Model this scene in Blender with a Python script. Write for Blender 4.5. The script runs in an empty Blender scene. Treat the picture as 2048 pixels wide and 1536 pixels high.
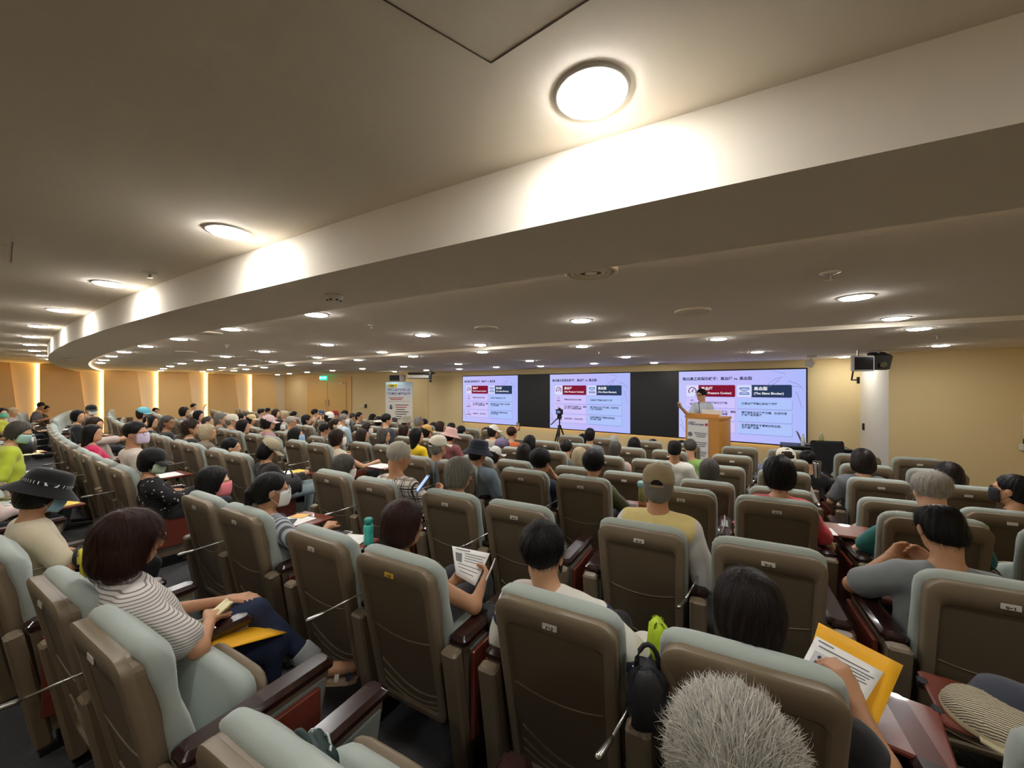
import bpy, bmesh, math, random
import numpy as np
from mathutils import Vector, Matrix, Euler
random.seed(7); np.random.seed(7)
PI = math.pi
S = bpy.context.scene
C = S.collection

# ------------------------------------------------------------ camera, world, exposure
EYE = 1.80; YAW = math.radians(36.6); FOC = 770.0; HORY = 774.0
cam = bpy.data.cameras.new('camera'); camo = bpy.data.objects.new('camera', cam); C.objects.link(camo)
cam.sensor_width = 36; cam.lens = FOC / 2048 * 36; cam.shift_y = (HORY - 768) / 2048; cam.clip_start = .02
camo.location = (0, 0, EYE); camo.rotation_euler = (PI / 2, 0, YAW); S.camera = camo
w = bpy.data.worlds.new('world'); S.world = w; w.use_nodes = True
w.node_tree.nodes['Background'].inputs[0].default_value = (.9, .8, .65, 1)
w.node_tree.nodes['Background'].inputs[1].default_value = .03
S.view_settings.view_transform = 'Standard'; S.view_settings.look = 'None'
EXPO = 1.62
S.view_settings.exposure = EXPO; S.view_settings.gamma = 1; S.view_settings.use_curve_mapping = False
S.cycles.max_bounces = 7; S.cycles.diffuse_bounces = 6; S.cycles.glossy_bounces = 3; S.cycles.transmission_bounces = 4
S.cycles.caustics_reflective = False; S.cycles.caustics_refractive = False
S.cycles.use_denoising = True; S.cycles.sample_clamp_indirect = 12
S.cycles.use_adaptive_sampling = True; S.cycles.adaptive_threshold = .033; S.cycles.adaptive_min_samples = 28
LAMP = 42.0            # radiance of a downlight diffuser
COVE = 9.0             # radiance of the warm cove strips

# ------------------------------------------------------------ helpers
def lin(c):
    return tuple(((v / 255) / 12.92 if v / 255 <= .04045 else ((v / 255 + .055) / 1.055) ** 2.4) for v in c[:3]) + (1,)
MATS = {}
def mat(name, col=None, rough=.6, bump=0, scale=80, var=.0, metal=0, emit=None, es=1, coat=0, stretch=None, spec=.5, alpha=1, trans=0, sub=0, sheen=0):
    if name in MATS: return MATS[name]
    m = bpy.data.materials.new(name); m.use_nodes = True; nt = m.node_tree; b = nt.nodes['Principled BSDF']; MATS[name] = m
    if emit is not None:
        b.inputs['Base Color'].default_value = (0, 0, 0, 1); b.inputs['Specular IOR Level'].default_value = 0
        b.inputs['Emission Color'].default_value = lin(emit); b.inputs['Emission Strength'].default_value = es; return m
    b.inputs['Base Color'].default_value = lin(col); b.inputs['Roughness'].default_value = rough; b.inputs['Metallic'].default_value = metal
    b.inputs['Specular IOR Level'].default_value = spec; b.inputs['Coat Weight'].default_value = coat
    b.inputs['Transmission Weight'].default_value = trans; b.inputs['Sheen Weight'].default_value = sheen
    if sub: b.inputs['Subsurface Weight'].default_value = sub; b.inputs['Subsurface Radius'].default_value = (.01, .004, .002)
    if bump or var:
        tc = nt.nodes.new('ShaderNodeTexCoord'); mp = nt.nodes.new('ShaderNodeMapping'); n = nt.nodes.new('ShaderNodeTexNoise')
        nt.links.new(tc.outputs['Object'], mp.inputs[0]); nt.links.new(mp.outputs[0], n.inputs['Vector'])
        if stretch: mp.inputs['Scale'].default_value = stretch
        n.inputs['Scale'].default_value = scale; n.inputs['Detail'].default_value = 4
        if bump:
            bp = nt.nodes.new('ShaderNodeBump'); bp.inputs['Strength'].default_value = bump; bp.inputs['Distance'].default_value = .004
            nt.links.new(n.outputs[0], bp.inputs['Height']); nt.links.new(bp.outputs[0], b.inputs['Normal'])
        if var:
            mx = nt.nodes.new('ShaderNodeMix'); mx.data_type = 'RGBA'
            c = lin(col); mx.inputs[6].default_value = tuple(v * (1 - var) for v in c[:3]) + (1,); mx.inputs[7].default_value = tuple(min(1, v * (1 + var)) for v in c[:3]) + (1,)
            nt.links.new(n.outputs[0], mx.inputs[0]); nt.links.new(mx.outputs[2], b.inputs['Base Color'])
    return m
def wave_mat(name, c1, c2, scale, rough=.7, dirn='Z', dist=0, prof='SIN', lo=.4, hi=.6, coord='Object', bump=0, rot=None):
    if name in MATS: return MATS[name]
    m = bpy.data.materials.new(name); m.use_nodes = True; nt = m.node_tree; b = nt.nodes['Principled BSDF']; MATS[name] = m
    tc = nt.nodes.new('ShaderNodeTexCoord'); wv = nt.nodes.new('ShaderNodeTexWave'); wv.bands_direction = dirn
    mp = nt.nodes.new('ShaderNodeMapping'); nt.links.new(tc.outputs[coord], mp.inputs[0]); nt.links.new(mp.outputs[0], wv.inputs[0])
    if rot: mp.inputs['Rotation'].default_value = rot
    wv.inputs['Scale'].default_value = scale; wv.inputs['Distortion'].default_value = dist; wv.inputs['Detail'].default_value = 3
    cr = nt.nodes.new('ShaderNodeValToRGB'); cr.color_ramp.elements[0].position = lo; cr.color_ramp.elements[1].position = hi
    cr.color_ramp.elements[0].color = lin(c1); cr.color_ramp.elements[1].color = lin(c2)
    nt.links.new(wv.outputs['Fac'], cr.inputs[0]); nt.links.new(cr.outputs[0], b.inputs['Base Color']); b.inputs['Roughness'].default_value = rough
    if bump:
        bp = nt.nodes.new('ShaderNodeBump'); bp.inputs['Strength'].default_value = bump; bp.inputs['Distance'].default_value = .003
        nt.links.new(wv.outputs['Fac'], bp.inputs['Height']); nt.links.new(bp.outputs[0], b.inputs['Normal'])
    return m
def mesh_py(name, v, f, smooth=False):
    me = bpy.data.meshes.new(name); me.from_pydata([tuple(p) for p in v], [], [tuple(q) for q in f]); me.update()
    if smooth: me.polygons.foreach_set('use_smooth', [True] * len(me.polygons))
    return me
def ob(name, me, m=None, parent=None, loc=None, rot=None):
    o = bpy.data.objects.new(name, me); C.objects.link(o)
    if m is not None and me is not None:
        if not me.materials: me.materials.append(m)
        elif me.materials[0] != m: o.material_slots[0].link = 'OBJECT'; o.material_slots[0].material = m
    if parent: o.parent = parent
    if loc is not None: o.location = loc
    if rot is not None: o.rotation_euler = rot
    return o
def thing(name, label, cat, loc=(0, 0, 0), rz=0, group=None):
    o = bpy.data.objects.new(name, None); C.objects.link(o); o.location = loc; o.rotation_euler = (0, 0, rz); o.empty_display_size = .1
    return tag(o, label, cat, group)
def tag(o, label, cat, group=None):
    o['label'] = label; o['category'] = cat
    if group: o['group'] = group
    return o
class MB:
    def __init__(s): s.v = []; s.f = []
    def add(s, v, f):
        n = len(s.v); s.v += [tuple(p) for p in v]; s.f += [tuple(i + n for i in q) for q in f]; return s
    def box(s, c, d, R=None):
        x, y, z = (k / 2 for k in d); v = [Vector((i * x, j * y, k * z)) for i in (-1, 1) for j in (-1, 1) for k in (-1, 1)]
        v = [(R @ p if R else p) + Vector(c) for p in v]
        return s.add(v, [(0, 1, 3, 2), (4, 6, 7, 5), (0, 4, 5, 1), (2, 3, 7, 6), (0, 2, 6, 4), (1, 5, 7, 3)])
    def rbox(s, c, d, r=.008, R=None, top=None):
        # box with chamfered edges: three nested rings around z
        x, y, z = (k / 2 for k in d); L = []
        def ring(a, b, zz, cr):
            return [(a, b - cr, zz), (a - cr, b, zz), (-a + cr, b, zz), (-a, b - cr, zz), (-a, -b + cr, zz), (-a + cr, -b, zz), (a - cr, -b, zz), (a, -b + cr, zz)]
        rs = [ring(x - r, y - r, -z, r), ring(x, y, -z + r, r), ring(x, y, z - r, r), ring(x - r, y - r, z, r)]
        v = [Vector(p) for q in rs for p in q]; v = [(R @ p if R else p) + Vector(c) for p in v]
        f = [tuple(range(7, -1, -1)), tuple(range(24, 32))]
        for k in range(3): f += [(k * 8 + i, k * 8 + (i + 1) % 8, k * 8 + 8 + (i + 1) % 8, k * 8 + 8 + i) for i in range(8)]
        return s.add(v, f)
    def tube(s, pts, r, n=8, cap=True):
        pts = [Vector(p) for p in pts]; rr = r if hasattr(r, '__len__') else [r] * len(pts); v = []; f = []
        up = Vector((0, 0, 1))
        for i, p in enumerate(pts):
            t = (pts[min(i + 1, len(pts) - 1)] - pts[max(i - 1, 0)]).normalized()
            a = t.cross(up if abs(t.z) < .95 else Vector((1, 0, 0))).normalized(); b = t.cross(a)
            v += [p + (a * math.cos(2 * PI * k / n) + b * math.sin(2 * PI * k / n)) * rr[i] for k in range(n)]
        for i in range(len(pts) - 1): f += [(i * n + k, i * n + (k + 1) % n, (i + 1) * n + (k + 1) % n, (i + 1) * n + k) for k in range(n)]
        if cap: f += [tuple(range(n - 1, -1, -1)), tuple(range((len(pts) - 1) * n, len(pts) * n))]
        return s.add(v, f)
    def lathe(s, prof, n=20, c=(0, 0, 0)):
        v = []; f = []
        for r, z in prof: v += [(c[0] + r * math.cos(2 * PI * k / n), c[1] + r * math.sin(2 * PI * k / n), c[2] + z) for k in range(n)]
        for i in range(len(prof) - 1): f += [(i * n + k, i * n + (k + 1) % n, (i + 1) * n + (k + 1) % n, (i + 1) * n + k) for k in range(n)]
        f += [tuple(range(n - 1, -1, -1)), tuple(range((len(prof) - 1) * n, len(prof) * n))]
        return s.add(v, f)
    def loft(s, rings, cap=True):
        n = len(rings[0]); v = [p for r in rings for p in r]; f = []
        for i in range(len(rings) - 1): f += [(i * n + k, i * n + (k + 1) % n, (i + 1) * n + (k + 1) % n, (i + 1) * n + k) for k in range(n)]
        if cap: f += [tuple(range(n - 1, -1, -1)), tuple(range((len(rings) - 1) * n, len(rings) * n))]
        return s.add(v, f)
    def prism(s, poly, z0, z1):
        n = len(poly); return s.loft([[(x, y, z0) for x, y in poly], [(x, y, z1) for x, y in poly]])
    def strip(s, A, B):
        n = len(A); return s.add(list(A) + list(B), [(i, i + 1, n + i + 1, n + i) for i in range(n - 1)])
    def mesh(s, name='m', smooth=False, fix=True):
        me = mesh_py(name, s.v, s.f, smooth)
        if fix:
            bm = bmesh.new(); bm.from_mesh(me); bmesh.ops.recalc_face_normals(bm, faces=bm.faces); bm.to_mesh(me); bm.free()
        return me
    def build(s, name, m, parent=None, smooth=False, loc=None, rot=None, angle=None):
        me = s.mesh(name, smooth)
        if angle: me.polygons.foreach_set('use_smooth', [True] * len(me.polygons)); me.set_sharp_from_angle(angle=math.radians(angle))
        return ob(name, me, m, parent, loc, rot)
def struct(o): o['kind'] = 'structure'; return o
CX = -9.4
def arc(y0, x): return y0 + (x - CX) ** 2 / 120
def arcrot(x): return math.atan((x - CX) / 60)
def ray(px, zc):
    xc = (px - 1024) / FOC * zc; return math.cos(YAW) * xc - math.sin(YAW) * zc, math.sin(YAW) * xc + math.cos(YAW) * zc
def ceil_pt(px, py, z):
    return ray(px, (z - EYE) * FOC / (HORY - py))
def text_mesh(body, size, bold=0, align='LEFT'):
    cu = bpy.data.curves.new('t', 'FONT'); cu.body = body; cu.size = size; cu.align_x = align; cu.align_y = 'CENTER'; cu.offset = bold; cu.resolution_u = 2
    o = bpy.data.objects.new('t', cu); C.objects.link(o); dg = bpy.context.evaluated_depsgraph_get(); dg.update()
    me = bpy.data.meshes.new_from_object(o.evaluated_get(dg)); bpy.data.objects.remove(o); bpy.data.curves.remove(cu)
    me.materials.clear(); return me
ORD = ['first', 'second', 'third', 'fourth', 'fifth', 'sixth', 'seventh', 'eighth', 'ninth', 'tenth', 'eleventh', 'twelfth']

# ------------------------------------------------------------ materials
M_ceil = mat('ceiling_paint', (240, 230, 214), .9)
M_wall = mat('cream_wall_paint', (230, 206, 154), .85, bump=.04, scale=200)
M_white = mat('pale_wall_paint', (232, 226, 208), .85)
M_panel = mat('cream_panel', (232, 220, 190), .7)
M_wood = mat('oak_panel', (236, 200, 138), .5, var=.10, scale=3, stretch=(1, 6, 60))
M_door = mat('oak_door', (222, 180, 114), .5, var=.10, scale=3, stretch=(40, 40, 1.5))
M_podium = mat('podium_oak', (214, 150, 72), .4, var=.12, scale=3, stretch=(40, 40, 2))
M_carpet = wave_mat('carpet', (56, 57, 59), (88, 88, 90), 24, .95, 'X', 6, lo=.2, hi=.9, bump=.6)
M_fab = mat('seat_fabric', (168, 177, 169), .95, bump=.25, scale=420, var=.06, sheen=.3)
M_shell = mat('chair_shell_plastic', (126, 110, 88), .42, bump=.05, scale=900)
M_shell2 = mat('chair_inset_plastic', (100, 86, 67), .5, bump=.08, scale=700)
M_dark = mat('dark_lacquer_wood', (44, 22, 20), .22, coat=.5)
M_tab = mat('tablet_wood', (122, 58, 44), .3, coat=.3, var=.12, scale=6, stretch=(1, 8, 1))
M_grey = mat('grey_side_panel', (128, 132, 126), .8)
M_metal = mat('brushed_metal', (190, 190, 185), .3, metal=1)
M_black = mat('black_plastic', (18, 18, 19), .45)
M_plate = mat('number_plate', (205, 200, 188), .4)
M_plate_y = mat('number_plate_yellow', (232, 186, 60), .4)
M_ink = mat('plate_ink', (30, 28, 26), .6)
M_lamp = mat('lamp_diffuser', emit=(252, 252, 250), es=LAMP)
M_cove = mat('cove_strip', emit=(255, 208, 122), es=COVE)
M_trimw = mat('white_trim', (222, 218, 208), .5)
M_paper = mat('white_paper', (238, 236, 232), .8)
M_env = mat('yellow_envelope', (246, 180, 24), .65)

# ------------------------------------------------------------ floors, ceilings, walls
Z_A, Z_BEAM, Z_B, Z_C = EYE + .85, EYE + .60, EYE + .66, EYE + .615
XL, XR, YB = -22.0, 3.4, -3.6
F_FRONT, F_STAGE = -.15, -.05
YS1, YS2 = 3.12, 7.25        # arc offsets of the step down and of the low stage
LEDY = 10.96
PLAN = [(XL, 9.25), (-19.6, 9.35), (-16.17, 9.66), (-11.13, LEDY), (1.06, LEDY), (1.30, 9.52), (XR, 9.52)]
xs = np.linspace(XL, XR, 61)
def arc_line(y0, z): return [(x, arc(y0, x), z) for x in xs]
def front_line(z):
    P = PLAN; out = []
    for x in xs: out.append((x, float(np.interp(x, [p[0] for p in P], [p[1] for p in P])), z))
    return out
def slab(name, A, B, th, m):
    mb = MB(); up = lambda L, d: [(x, y, z + d) for x, y, z in L]
    n = len(A); v = A + B + up(A, th) + up(B, th); f = []
    for i in range(n - 1): f += [(i, i + 1, n + i + 1, n + i), (2 * n + i, 3 * n + i, 3 * n + i + 1, 2 * n + i + 1), (i, 2 * n + i, 2 * n + i + 1, i + 1), (n + i, n + i + 1, 3 * n + i + 1, 3 * n + i)]
    f += [(0, n, 3 * n, 2 * n), (n - 1, 3 * n - 1, 4 * n - 1, 2 * n - 1)]
    return struct(mb.add(v, f).build(name, m))
flat = lambda y, z: [(x, y, z) for x in xs]
slab('floor', flat(YB, 0), arc_line(YS1, 0), -.4, M_carpet)
slab('floor_front', arc_line(YS1, F_FRONT), arc_line(YS2, F_FRONT), -.25, M_carpet)
slab('floor_stage', arc_line(YS2, F_STAGE), [(x, y + .3, z) for x, y, z in front_line(F_STAGE)], -.35, M_carpet)
slab('ceiling', flat(YB, Z_A), arc_line(.60, Z_A), .2, M_ceil)
slab('ceiling_beam', arc_line(.59, Z_BEAM), arc_line(1.22, Z_BEAM), .5, M_ceil)
slab('ceiling_middle', arc_line(1.215, Z_B), arc_line(4.66, Z_B), .2, M_ceil)
slab('ceiling_front', arc_line(4.62, Z_C), [(x, y + .3, z) for x, y, z in front_line(Z_C)], .25, M_ceil)
cov = thing('beam_cove_light', 'hidden cove light running along the far edge of the curved ceiling beam', 'light', (CX, arc(1.22, CX), Z_BEAM + .03))
ln = [(x - CX, arc(1.235, x) - arc(1.22, CX), .012) for x in xs]
MB().tube(ln, .009, 6).build('light_strip', mat('beam_strip', emit=(255, 232, 200), es=2.6), cov)
MB().tube([(x, y - .01, -.012) for x, y, z in ln], .012, 6).build('channel', M_ceil, cov)
def wallseg(name, p, q, z0, z1, m, th=.2):
    p, q = Vector((*p, 0)), Vector((*q, 0)); d = (q - p).normalized(); nrm = Vector((-d.y, d.x, 0)) * th
    pts = [p, q, q + nrm, p + nrm]
    return struct(MB().prism([(a.x, a.y) for a in pts], z0, z1).build(name, m))
W_LEFT = wallseg('wall_left', (XL, YB), PLAN[0], -.5, 3, M_panel)
wallseg('wall_front_left', PLAN[0], PLAN[1], -.5, 3, M_wall)
wallseg('wall_front_door', PLAN[1], PLAN[2], -.5, 3, M_wall)
wallseg('wall_front_poster', PLAN[2], PLAN[3], -.5, 3, M_wall)
wallseg('wall_front', PLAN[3], PLAN[4], -.5, 3, M_wall)
wallseg('wall_return', PLAN[4], PLAN[5], -.5, 3, M_white)
wallseg('wall_front_right', PLAN[5], PLAN[6], -.5, 3, M_wall)
wallseg('wall_right', PLAN[6], (XR, YB), -.5, 3, M_wall)
wallseg('wall_back', (XR, YB), (XL, YB), -.5, 3, M_wall)
# ceiling hatch outlines above the camera
def groove(name, pts, z):
    mb = MB()
    for a, b in zip(pts[:-1], pts[1:]):
        a, b = Vector((*a, z)), Vector((*b, z)); d = (b - a).normalized(); n = Vector((-d.y, d.x, 0)) * .0025
        mb.box((a + b) / 2, ((b - a).length, .0028, .002), Matrix.Rotation(math.atan2(d.y, d.x), 3, 'Z'))
    return struct(mb.build(name, mat('groove', (96, 84, 68), .9)))
h0 = ceil_pt(982, 125, Z_A); h1 = ceil_pt(770, 0, Z_A); h2 = ceil_pt(1175, 0, Z_A)
e1 = (Vector(h1) - Vector(h0)).normalized() * .62; e2 = (Vector(h2) - Vector(h0)).normalized() * .62; h0 = Vector(h0)
groove('trim_1', [h0, h0 + e1, h0 + e1 + e2, h0 + e2, h0], Z_A - .001)
k0 = Vector(ceil_pt(22, 525, Z_A)); k1 = Vector(ceil_pt(25, 487, Z_A)); kd = (k1 - k0).normalized(); kn = Vector((-kd.y, kd.x))
groove('trim_2', [k0, k0 + kd * .62], Z_A - .001)

# left wall: wood panels with slanted edges, recessed cream fields and warm cove strips
STR = [-.66 , .96, 2.55, 4.16, 5.87, 7.66]
for i in range(len(STR)):
    y0 = STR[i] + .03; zt = Z_A if i < 2 else Z_B
    ynext = STR[i + 1] if i + 1 < len(STR) else 9.25
    yt = y0 + (ynext - y0) * (.60 if i < 5 else .62); yb_ = yt + (.24 if i < 5 else .3)
    pan = [(y0, 0), (yb_, 0), (yt, zt), (y0, zt)]
    v = [(XL + d, y, z) for d in (.0, .12) for y, z in pan]
    MB().add(v, [(0, 1, 2, 3), (7, 6, 5, 4), (0, 4, 5, 1), (1, 5, 6, 2), (2, 6, 7, 3), (3, 7, 4, 0)]).build('wood_panel', M_wood, W_LEFT)
    pan = [(yb_ + .006, 0), (ynext - .075, 0), (ynext - .075, zt), (yt + .006, zt)]; v = [(XL + d, y, z) for d in (.0, .025) for y, z in pan]
    if i < 5: MB().add(v, [(0, 1, 2, 3), (7, 6, 5, 4), (0, 4, 5, 1), (1, 5, 6, 2), (2, 6, 7, 3), (3, 7, 4, 0)]).build('cream_panel', M_panel, W_LEFT)
    c = thing('cove_light', 'warm vertical cove light, %s from the left along the wood panelled wall' % ORD[max(0, i - 1)], 'light', (XL, STR[i], 0), 0, 'cove lights on the left wall')
    if i == 0: c['label'] = 'warm vertical cove light furthest back on the left wall, outside the panelled bays'
    MB().box((.03, -.03, zt / 2), (.04, .035, zt - .02)).build('light_strip', M_cove, c)
    MB().box((.006, -.03, zt / 2), (.012, .06, zt - .02)).build('channel', M_trimw, c)
# front-left door pair
dA, dB = Vector((*PLAN[1], 0)), Vector((*PLAN[2], 0)); dd = (dB - dA).normalized(); drz = math.atan2(dd.y, dd.x); dn = Vector((dd.y, -dd.x, 0))
DL = (dB - dA).length
def on_door(u, out=.0): p = dA + dd * u + dn * out; return (p.x, p.y)
dfr = struct(MB().box((0, 0, 1.08), (DL, .06, 2.5)).build('door_1', M_door, loc=(*on_door(DL / 2, .02), F_STAGE), rot=(0, 0, drz)))
lw = DL * .40
for s_ in (-1, 1):
    lf = MB().rbox((s_ * lw / 2 * 1.01, -.045, 1.05), (lw * .985, .04, 2.06), .006).build('door_leaf', M_door, dfr)
    MB().tube([(s_ * .12, -.09, .95), (s_ * .12, -.09, 1.25)], .015).build('door_handle', M_metal, lf)
    MB().rbox((s_ * lw * .75, -.06, 2.02), (.35, .05, .06), .006).build('door_closer', M_metal, lf)
ex = thing('exit_sign', 'lit green exit sign on the ceiling edge above the wooden double door', 'exit sign', (*on_door(DL * .53, .35), 2.12), drz)
MB().rbox((0, 0, .1), (.5, .06, .2), .01).build('housing', mat('sign_green', emit=(30, 190, 160), es=.7), ex)
MB().tube([(0, 0, .2), (0, 0, Z_C - 2.12)], .012).build('bracket', M_trimw, ex)
tm = text_mesh('出口 EXIT', .13, .002, 'CENTER'); ob('lettering', tm, mat('sign_white', emit=(220, 255, 245), es=.7), ex, (0, -.032, .1), (PI / 2, 0, 0))
# seams and switch boxes on the cream front walls
for i, px in enumerate((864,)):
    pA, pB = Vector((*PLAN[2], 0)), Vector((*PLAN[3], 0)); u = .78; p = pA.lerp(pB, u)
    struct(MB().box((p.x + .01, p.y - .004, 1.2), (.006, .006, 2.45)).build('trim_3', mat('seam', (150, 128, 88), .9)))

# ------------------------------------------------------------ downlights, vents, sprinklers, detectors
def disc(r, z, n=24): return [(r * math.cos(2 * PI * k / n), r * math.sin(2 * PI * k / n), z) for k in range(n)]
mb = MB(); mb.loft([disc(.088, -.001), disc(.092, -.007), disc(.108, -.005), disc(.110, 0)], cap=False); ME_ring = mb.mesh('ring', True)
ME_diff = MB().loft([disc(.089, -.006, 16), disc(.084, -.014, 16), disc(.055, -.019, 16)]).mesh('diffuser', True)
NL = 0
def downlight(x, y, z, label, group):
    o = thing('downlight', label, 'ceiling light', (x, y, z), 0, group)
    ob('trim_ring', ME_ring, M_trimw, o); ob('diffuser', ME_diff, M_lamp, o)
def lamp_row(y0, xl, z, where, group, ys=None):
    for i, x in enumerate(xl):
        y = arc(y0, x) if ys is None else ys[i]
        downlight(x, y, z, 'round recessed downlight, %s from the right in %s' % (ORD[i], where), group)
lamp_row(.37, [1.45, -.48, -2.5, -4.54, -6.53, -8.49, -10.35, -12.3, -14.3, -16.3, -18.3][0:11], Z_A, 'the curved row beside the pale beam', 'downlights over the back rows')
lamp_row(-1.55, [1.2, -1.4, -4.0, -6.6, -9.2, -11.8, -14.4, -17.0], Z_A, 'the row behind the last seats', 'downlights behind the last seats')  # out-of-view row, added to throw light on the chair backs
lamp_row(1.45, [-3.5, -5.15, -6.78, -8.42, -10.1, -11.75, -13.5, -15.1], Z_B, 'the row tucked behind the beam', 'downlights behind the beam')
lamp_row(2.97, [.34, -1.72, -3.8, -5.84, -7.93, -9.86, -11.86, -13.8, -15.9, -18.1, -20.4], Z_B, 'the row through the middle ceiling', 'downlights in the middle ceiling')
lamp_row(4.28, [.75, -1.6, -3.98, -6.28, -8.55, -10.88, -13.25, -15.55, -17.8, -20.0], Z_B, 'the last row before the ceiling step', 'downlights before the ceiling step')
lamp_row(4.88, [1.02, -.81, -2.6, -4.42, -6.14, -7.95, -9.76, -11.35, -13.3, -15.2, -16.9][0:11], Z_C, 'the first row beyond the ceiling step', 'downlights beyond the ceiling step')
lamp_row(7.3, [1.69, -.57, -2.81, -5.03, -7.22, -9.45, -11.67, -13.8, -16.2, -18.5, -20.6], Z_C, 'the row above the front seats', 'downlights above the front seats')
lamp_row(9.2, [.75, -2.9, -4.24, -6.05, -7.45, -9.19, -10.8, -12.7], Z_C, 'the row along the screen wall', 'downlights along the screen wall', [10.3, 9.9, 9.27, 9.55, 9.22, 9.38, 9.34, 9.4])
def vent(px, py, z, r, label):
    x, y = ceil_pt(px, py, z); o = thing('ceiling_vent', label, 'vent', (x, y, z), 0, 'round ceiling vents')
    MB().loft([disc(r, 0), disc(r, -.012), disc(r * .86, -.02), disc(r * .84, -.006)], cap=False).build('rim', M_ceil, o, True)
    for k, q in enumerate((.62, .42)): MB().loft([disc(r * (q + .16), -.006), disc(r * (q + .15), -.016), disc(r * q, -.022), disc(r * (q - .02), -.012)], cap=False).build('cone', M_ceil, o, True)
    MB().loft([disc(r * .22, -.004), disc(r * .22, -.02), disc(.01, -.022)]).build('hub', M_ceil, o, True)
vent(1385, 621, Z_B, .145, 'round cone vent in the ceiling, widest, above the right seats')
vent(973, 655, Z_B, .13, 'small round cone vent in the ceiling above the left screen')
vent(1182, 541, Z_B, .15, 'round vent half hidden behind the ceiling beam edge')
vent(372, 703, Z_B, .16, 'shallow round vent in the ceiling above the left panelled wall')
vent(420, 665, Z_B, .13, 'round vent partly hidden by the beam at left')
vent(507, 719, Z_B, .16, 'thin round vent far left of the middle ceiling')
def sprinkler(px, py, z, label, s=1):
    x, y = ceil_pt(px, py, z); o = thing('sprinkler', label, 'sprinkler', (x, y, z), 0, 'ceiling sprinklers')
    MB().loft([disc(.04 * s, 0), disc(.042 * s, -.004), disc(.02 * s, -.012)]).build('escutcheon', M_trimw, o, True)
    MB().tube([(0, 0, -.01), (0, 0, -.035 * s)], .008 * s).build('stem', M_metal, o)
    MB().loft([disc(.018 * s, -.036 * s, 12), disc(.018 * s, -.04 * s, 12)]).build('deflector', M_metal, o)
sprinkler(1660, 545, Z_B, 'sprinkler head on the ceiling near the right front wall', 1.2)
sprinkler(743, 650, Z_B, 'sprinkler head on the middle ceiling left of the screens')
sprinkler(300, 545, Z_A, 'sprinkler head on the high ceiling above the left back seats')
sprinkler(454, 690, Z_B, 'sprinkler head on the ceiling near the panelled wall')
sprinkler(1875, 671, Z_C, 'tiny sprinkler head next to the rightmost downlight')
sprinkler(1198, 702, Z_C, 'sprinkler head above the middle screen')
def detector(px, py, z, label, r=.055):
    x, y = ceil_pt(px, py, z); o = thing('smoke_detector', label, 'smoke detector', (x, y, z), 0, 'smoke detectors')
    MB().loft([disc(r, 0), disc(r, -.012), disc(r * .86, -.028), disc(r * .5, -.042), disc(.004, -.044)]).build('body', M_trimw, o, True)
    for k in range(6):
        a = k * PI / 3; MB().box((r * .68 * math.cos(a), r * .68 * math.sin(a), -.036), (.012, .012, .008)).build('slot', M_black, o)
detector(668, 590, Z_BEAM, 'white smoke detector under the curved ceiling beam')
detector(138, 718, Z_BEAM, 'small smoke detector under the far left bend of the beam', .09)
# ------------------------------------------------------------ LED wall
def ledx(px):
    r = (px - 1024) / FOC; zc = LEDY / (math.sin(YAW) * r + math.cos(YAW)); return (math.cos(YAW) * r - math.sin(YAW)) * zc
LZ0, LZ1 = .466, 2.205
led = thing('video_wall', 'wide video wall showing three copies of one slide with black gaps', 'screen', (ledx(928), LEDY - .06, LZ0))
LW = ledx(1612) - ledx(928); LH = LZ1 - LZ0
MB().box((LW / 2, .014, LH / 2), (LW + .06, .028, LH + .06)).build('bezel', mat('led_bezel', (16, 16, 17), .5), led)
LEDK = .96 / 2 ** EXPO
def em(name, c, k=1.0): return mat('led_' + name, emit=c, es=k * LEDK)
def rrect(x0, x1, z0, z1, r, y, round_l=True, n=4):
    P = []
    for cx, cz, a in ((x1 - r, z1 - r, 0), (x0 + r, z1 - r, 90), (x0 + r, z0 + r, 180), (x1 - r, z0 + r, 270)):
        rr = r if (round_l or cx > (x0 + x1) / 2) else 0.0001
        ccx = cx if rr == r else x0
        ccz = cz if rr == r else (z1 if cz > (z0 + z1) / 2 else z0)
        P += [(ccx + rr * math.cos(math.radians(a + 90 * k / n)), y, ccz + rr * math.sin(math.radians(a + 90 * k / n))) for k in range(n + 1)]
    return P
def slide_bg():
    m = bpy.data.materials.new('led_slide_gradient'); m.use_nodes = True; nt = m.node_tree; b = nt.nodes['Principled BSDF']
    b.inputs['Base Color'].default_value = (0, 0, 0, 1); b.inputs['Specular IOR Level'].default_value = 0
    tc = nt.nodes.new('ShaderNodeTexCoord'); sp = nt.nodes.new('ShaderNodeSeparateXYZ'); cr = nt.nodes.new('ShaderNodeValToRGB')
    nt.links.new(tc.outputs['Generated'], sp.inputs[0]); nt.links.new(sp.outputs[0], cr.inputs[0])
    cr.color_ramp.elements[0].color = lin((196, 200, 255)); cr.color_ramp.elements[1].color = lin((178, 190, 255))
    e = cr.color_ramp.elements.new(.4); e.color = lin((198, 190, 255))
    nt.links.new(cr.outputs[0], b.inputs['Emission Color']); b.inputs['Emission Strength'].default_value = LEDK; return m
M_slide = slide_bg()
SW = ledx(1612) - ledx(1359)
TXT = [('最常被忽略的沉默風險', '比高血壓更無感的血管威脅', '特性'), ('血管長期承受過高壓力，導致\n血管壁硬化與器官損傷', '積聚脂肪在血管壁沉積，形成斑塊\n使血管逐漸狹窄', '致病機轉'), ('自認控制好，就自行停藥', '覺得有運動就不需要控制血脂，\n忽略遺傳因素', '常見迷思')]
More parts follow.
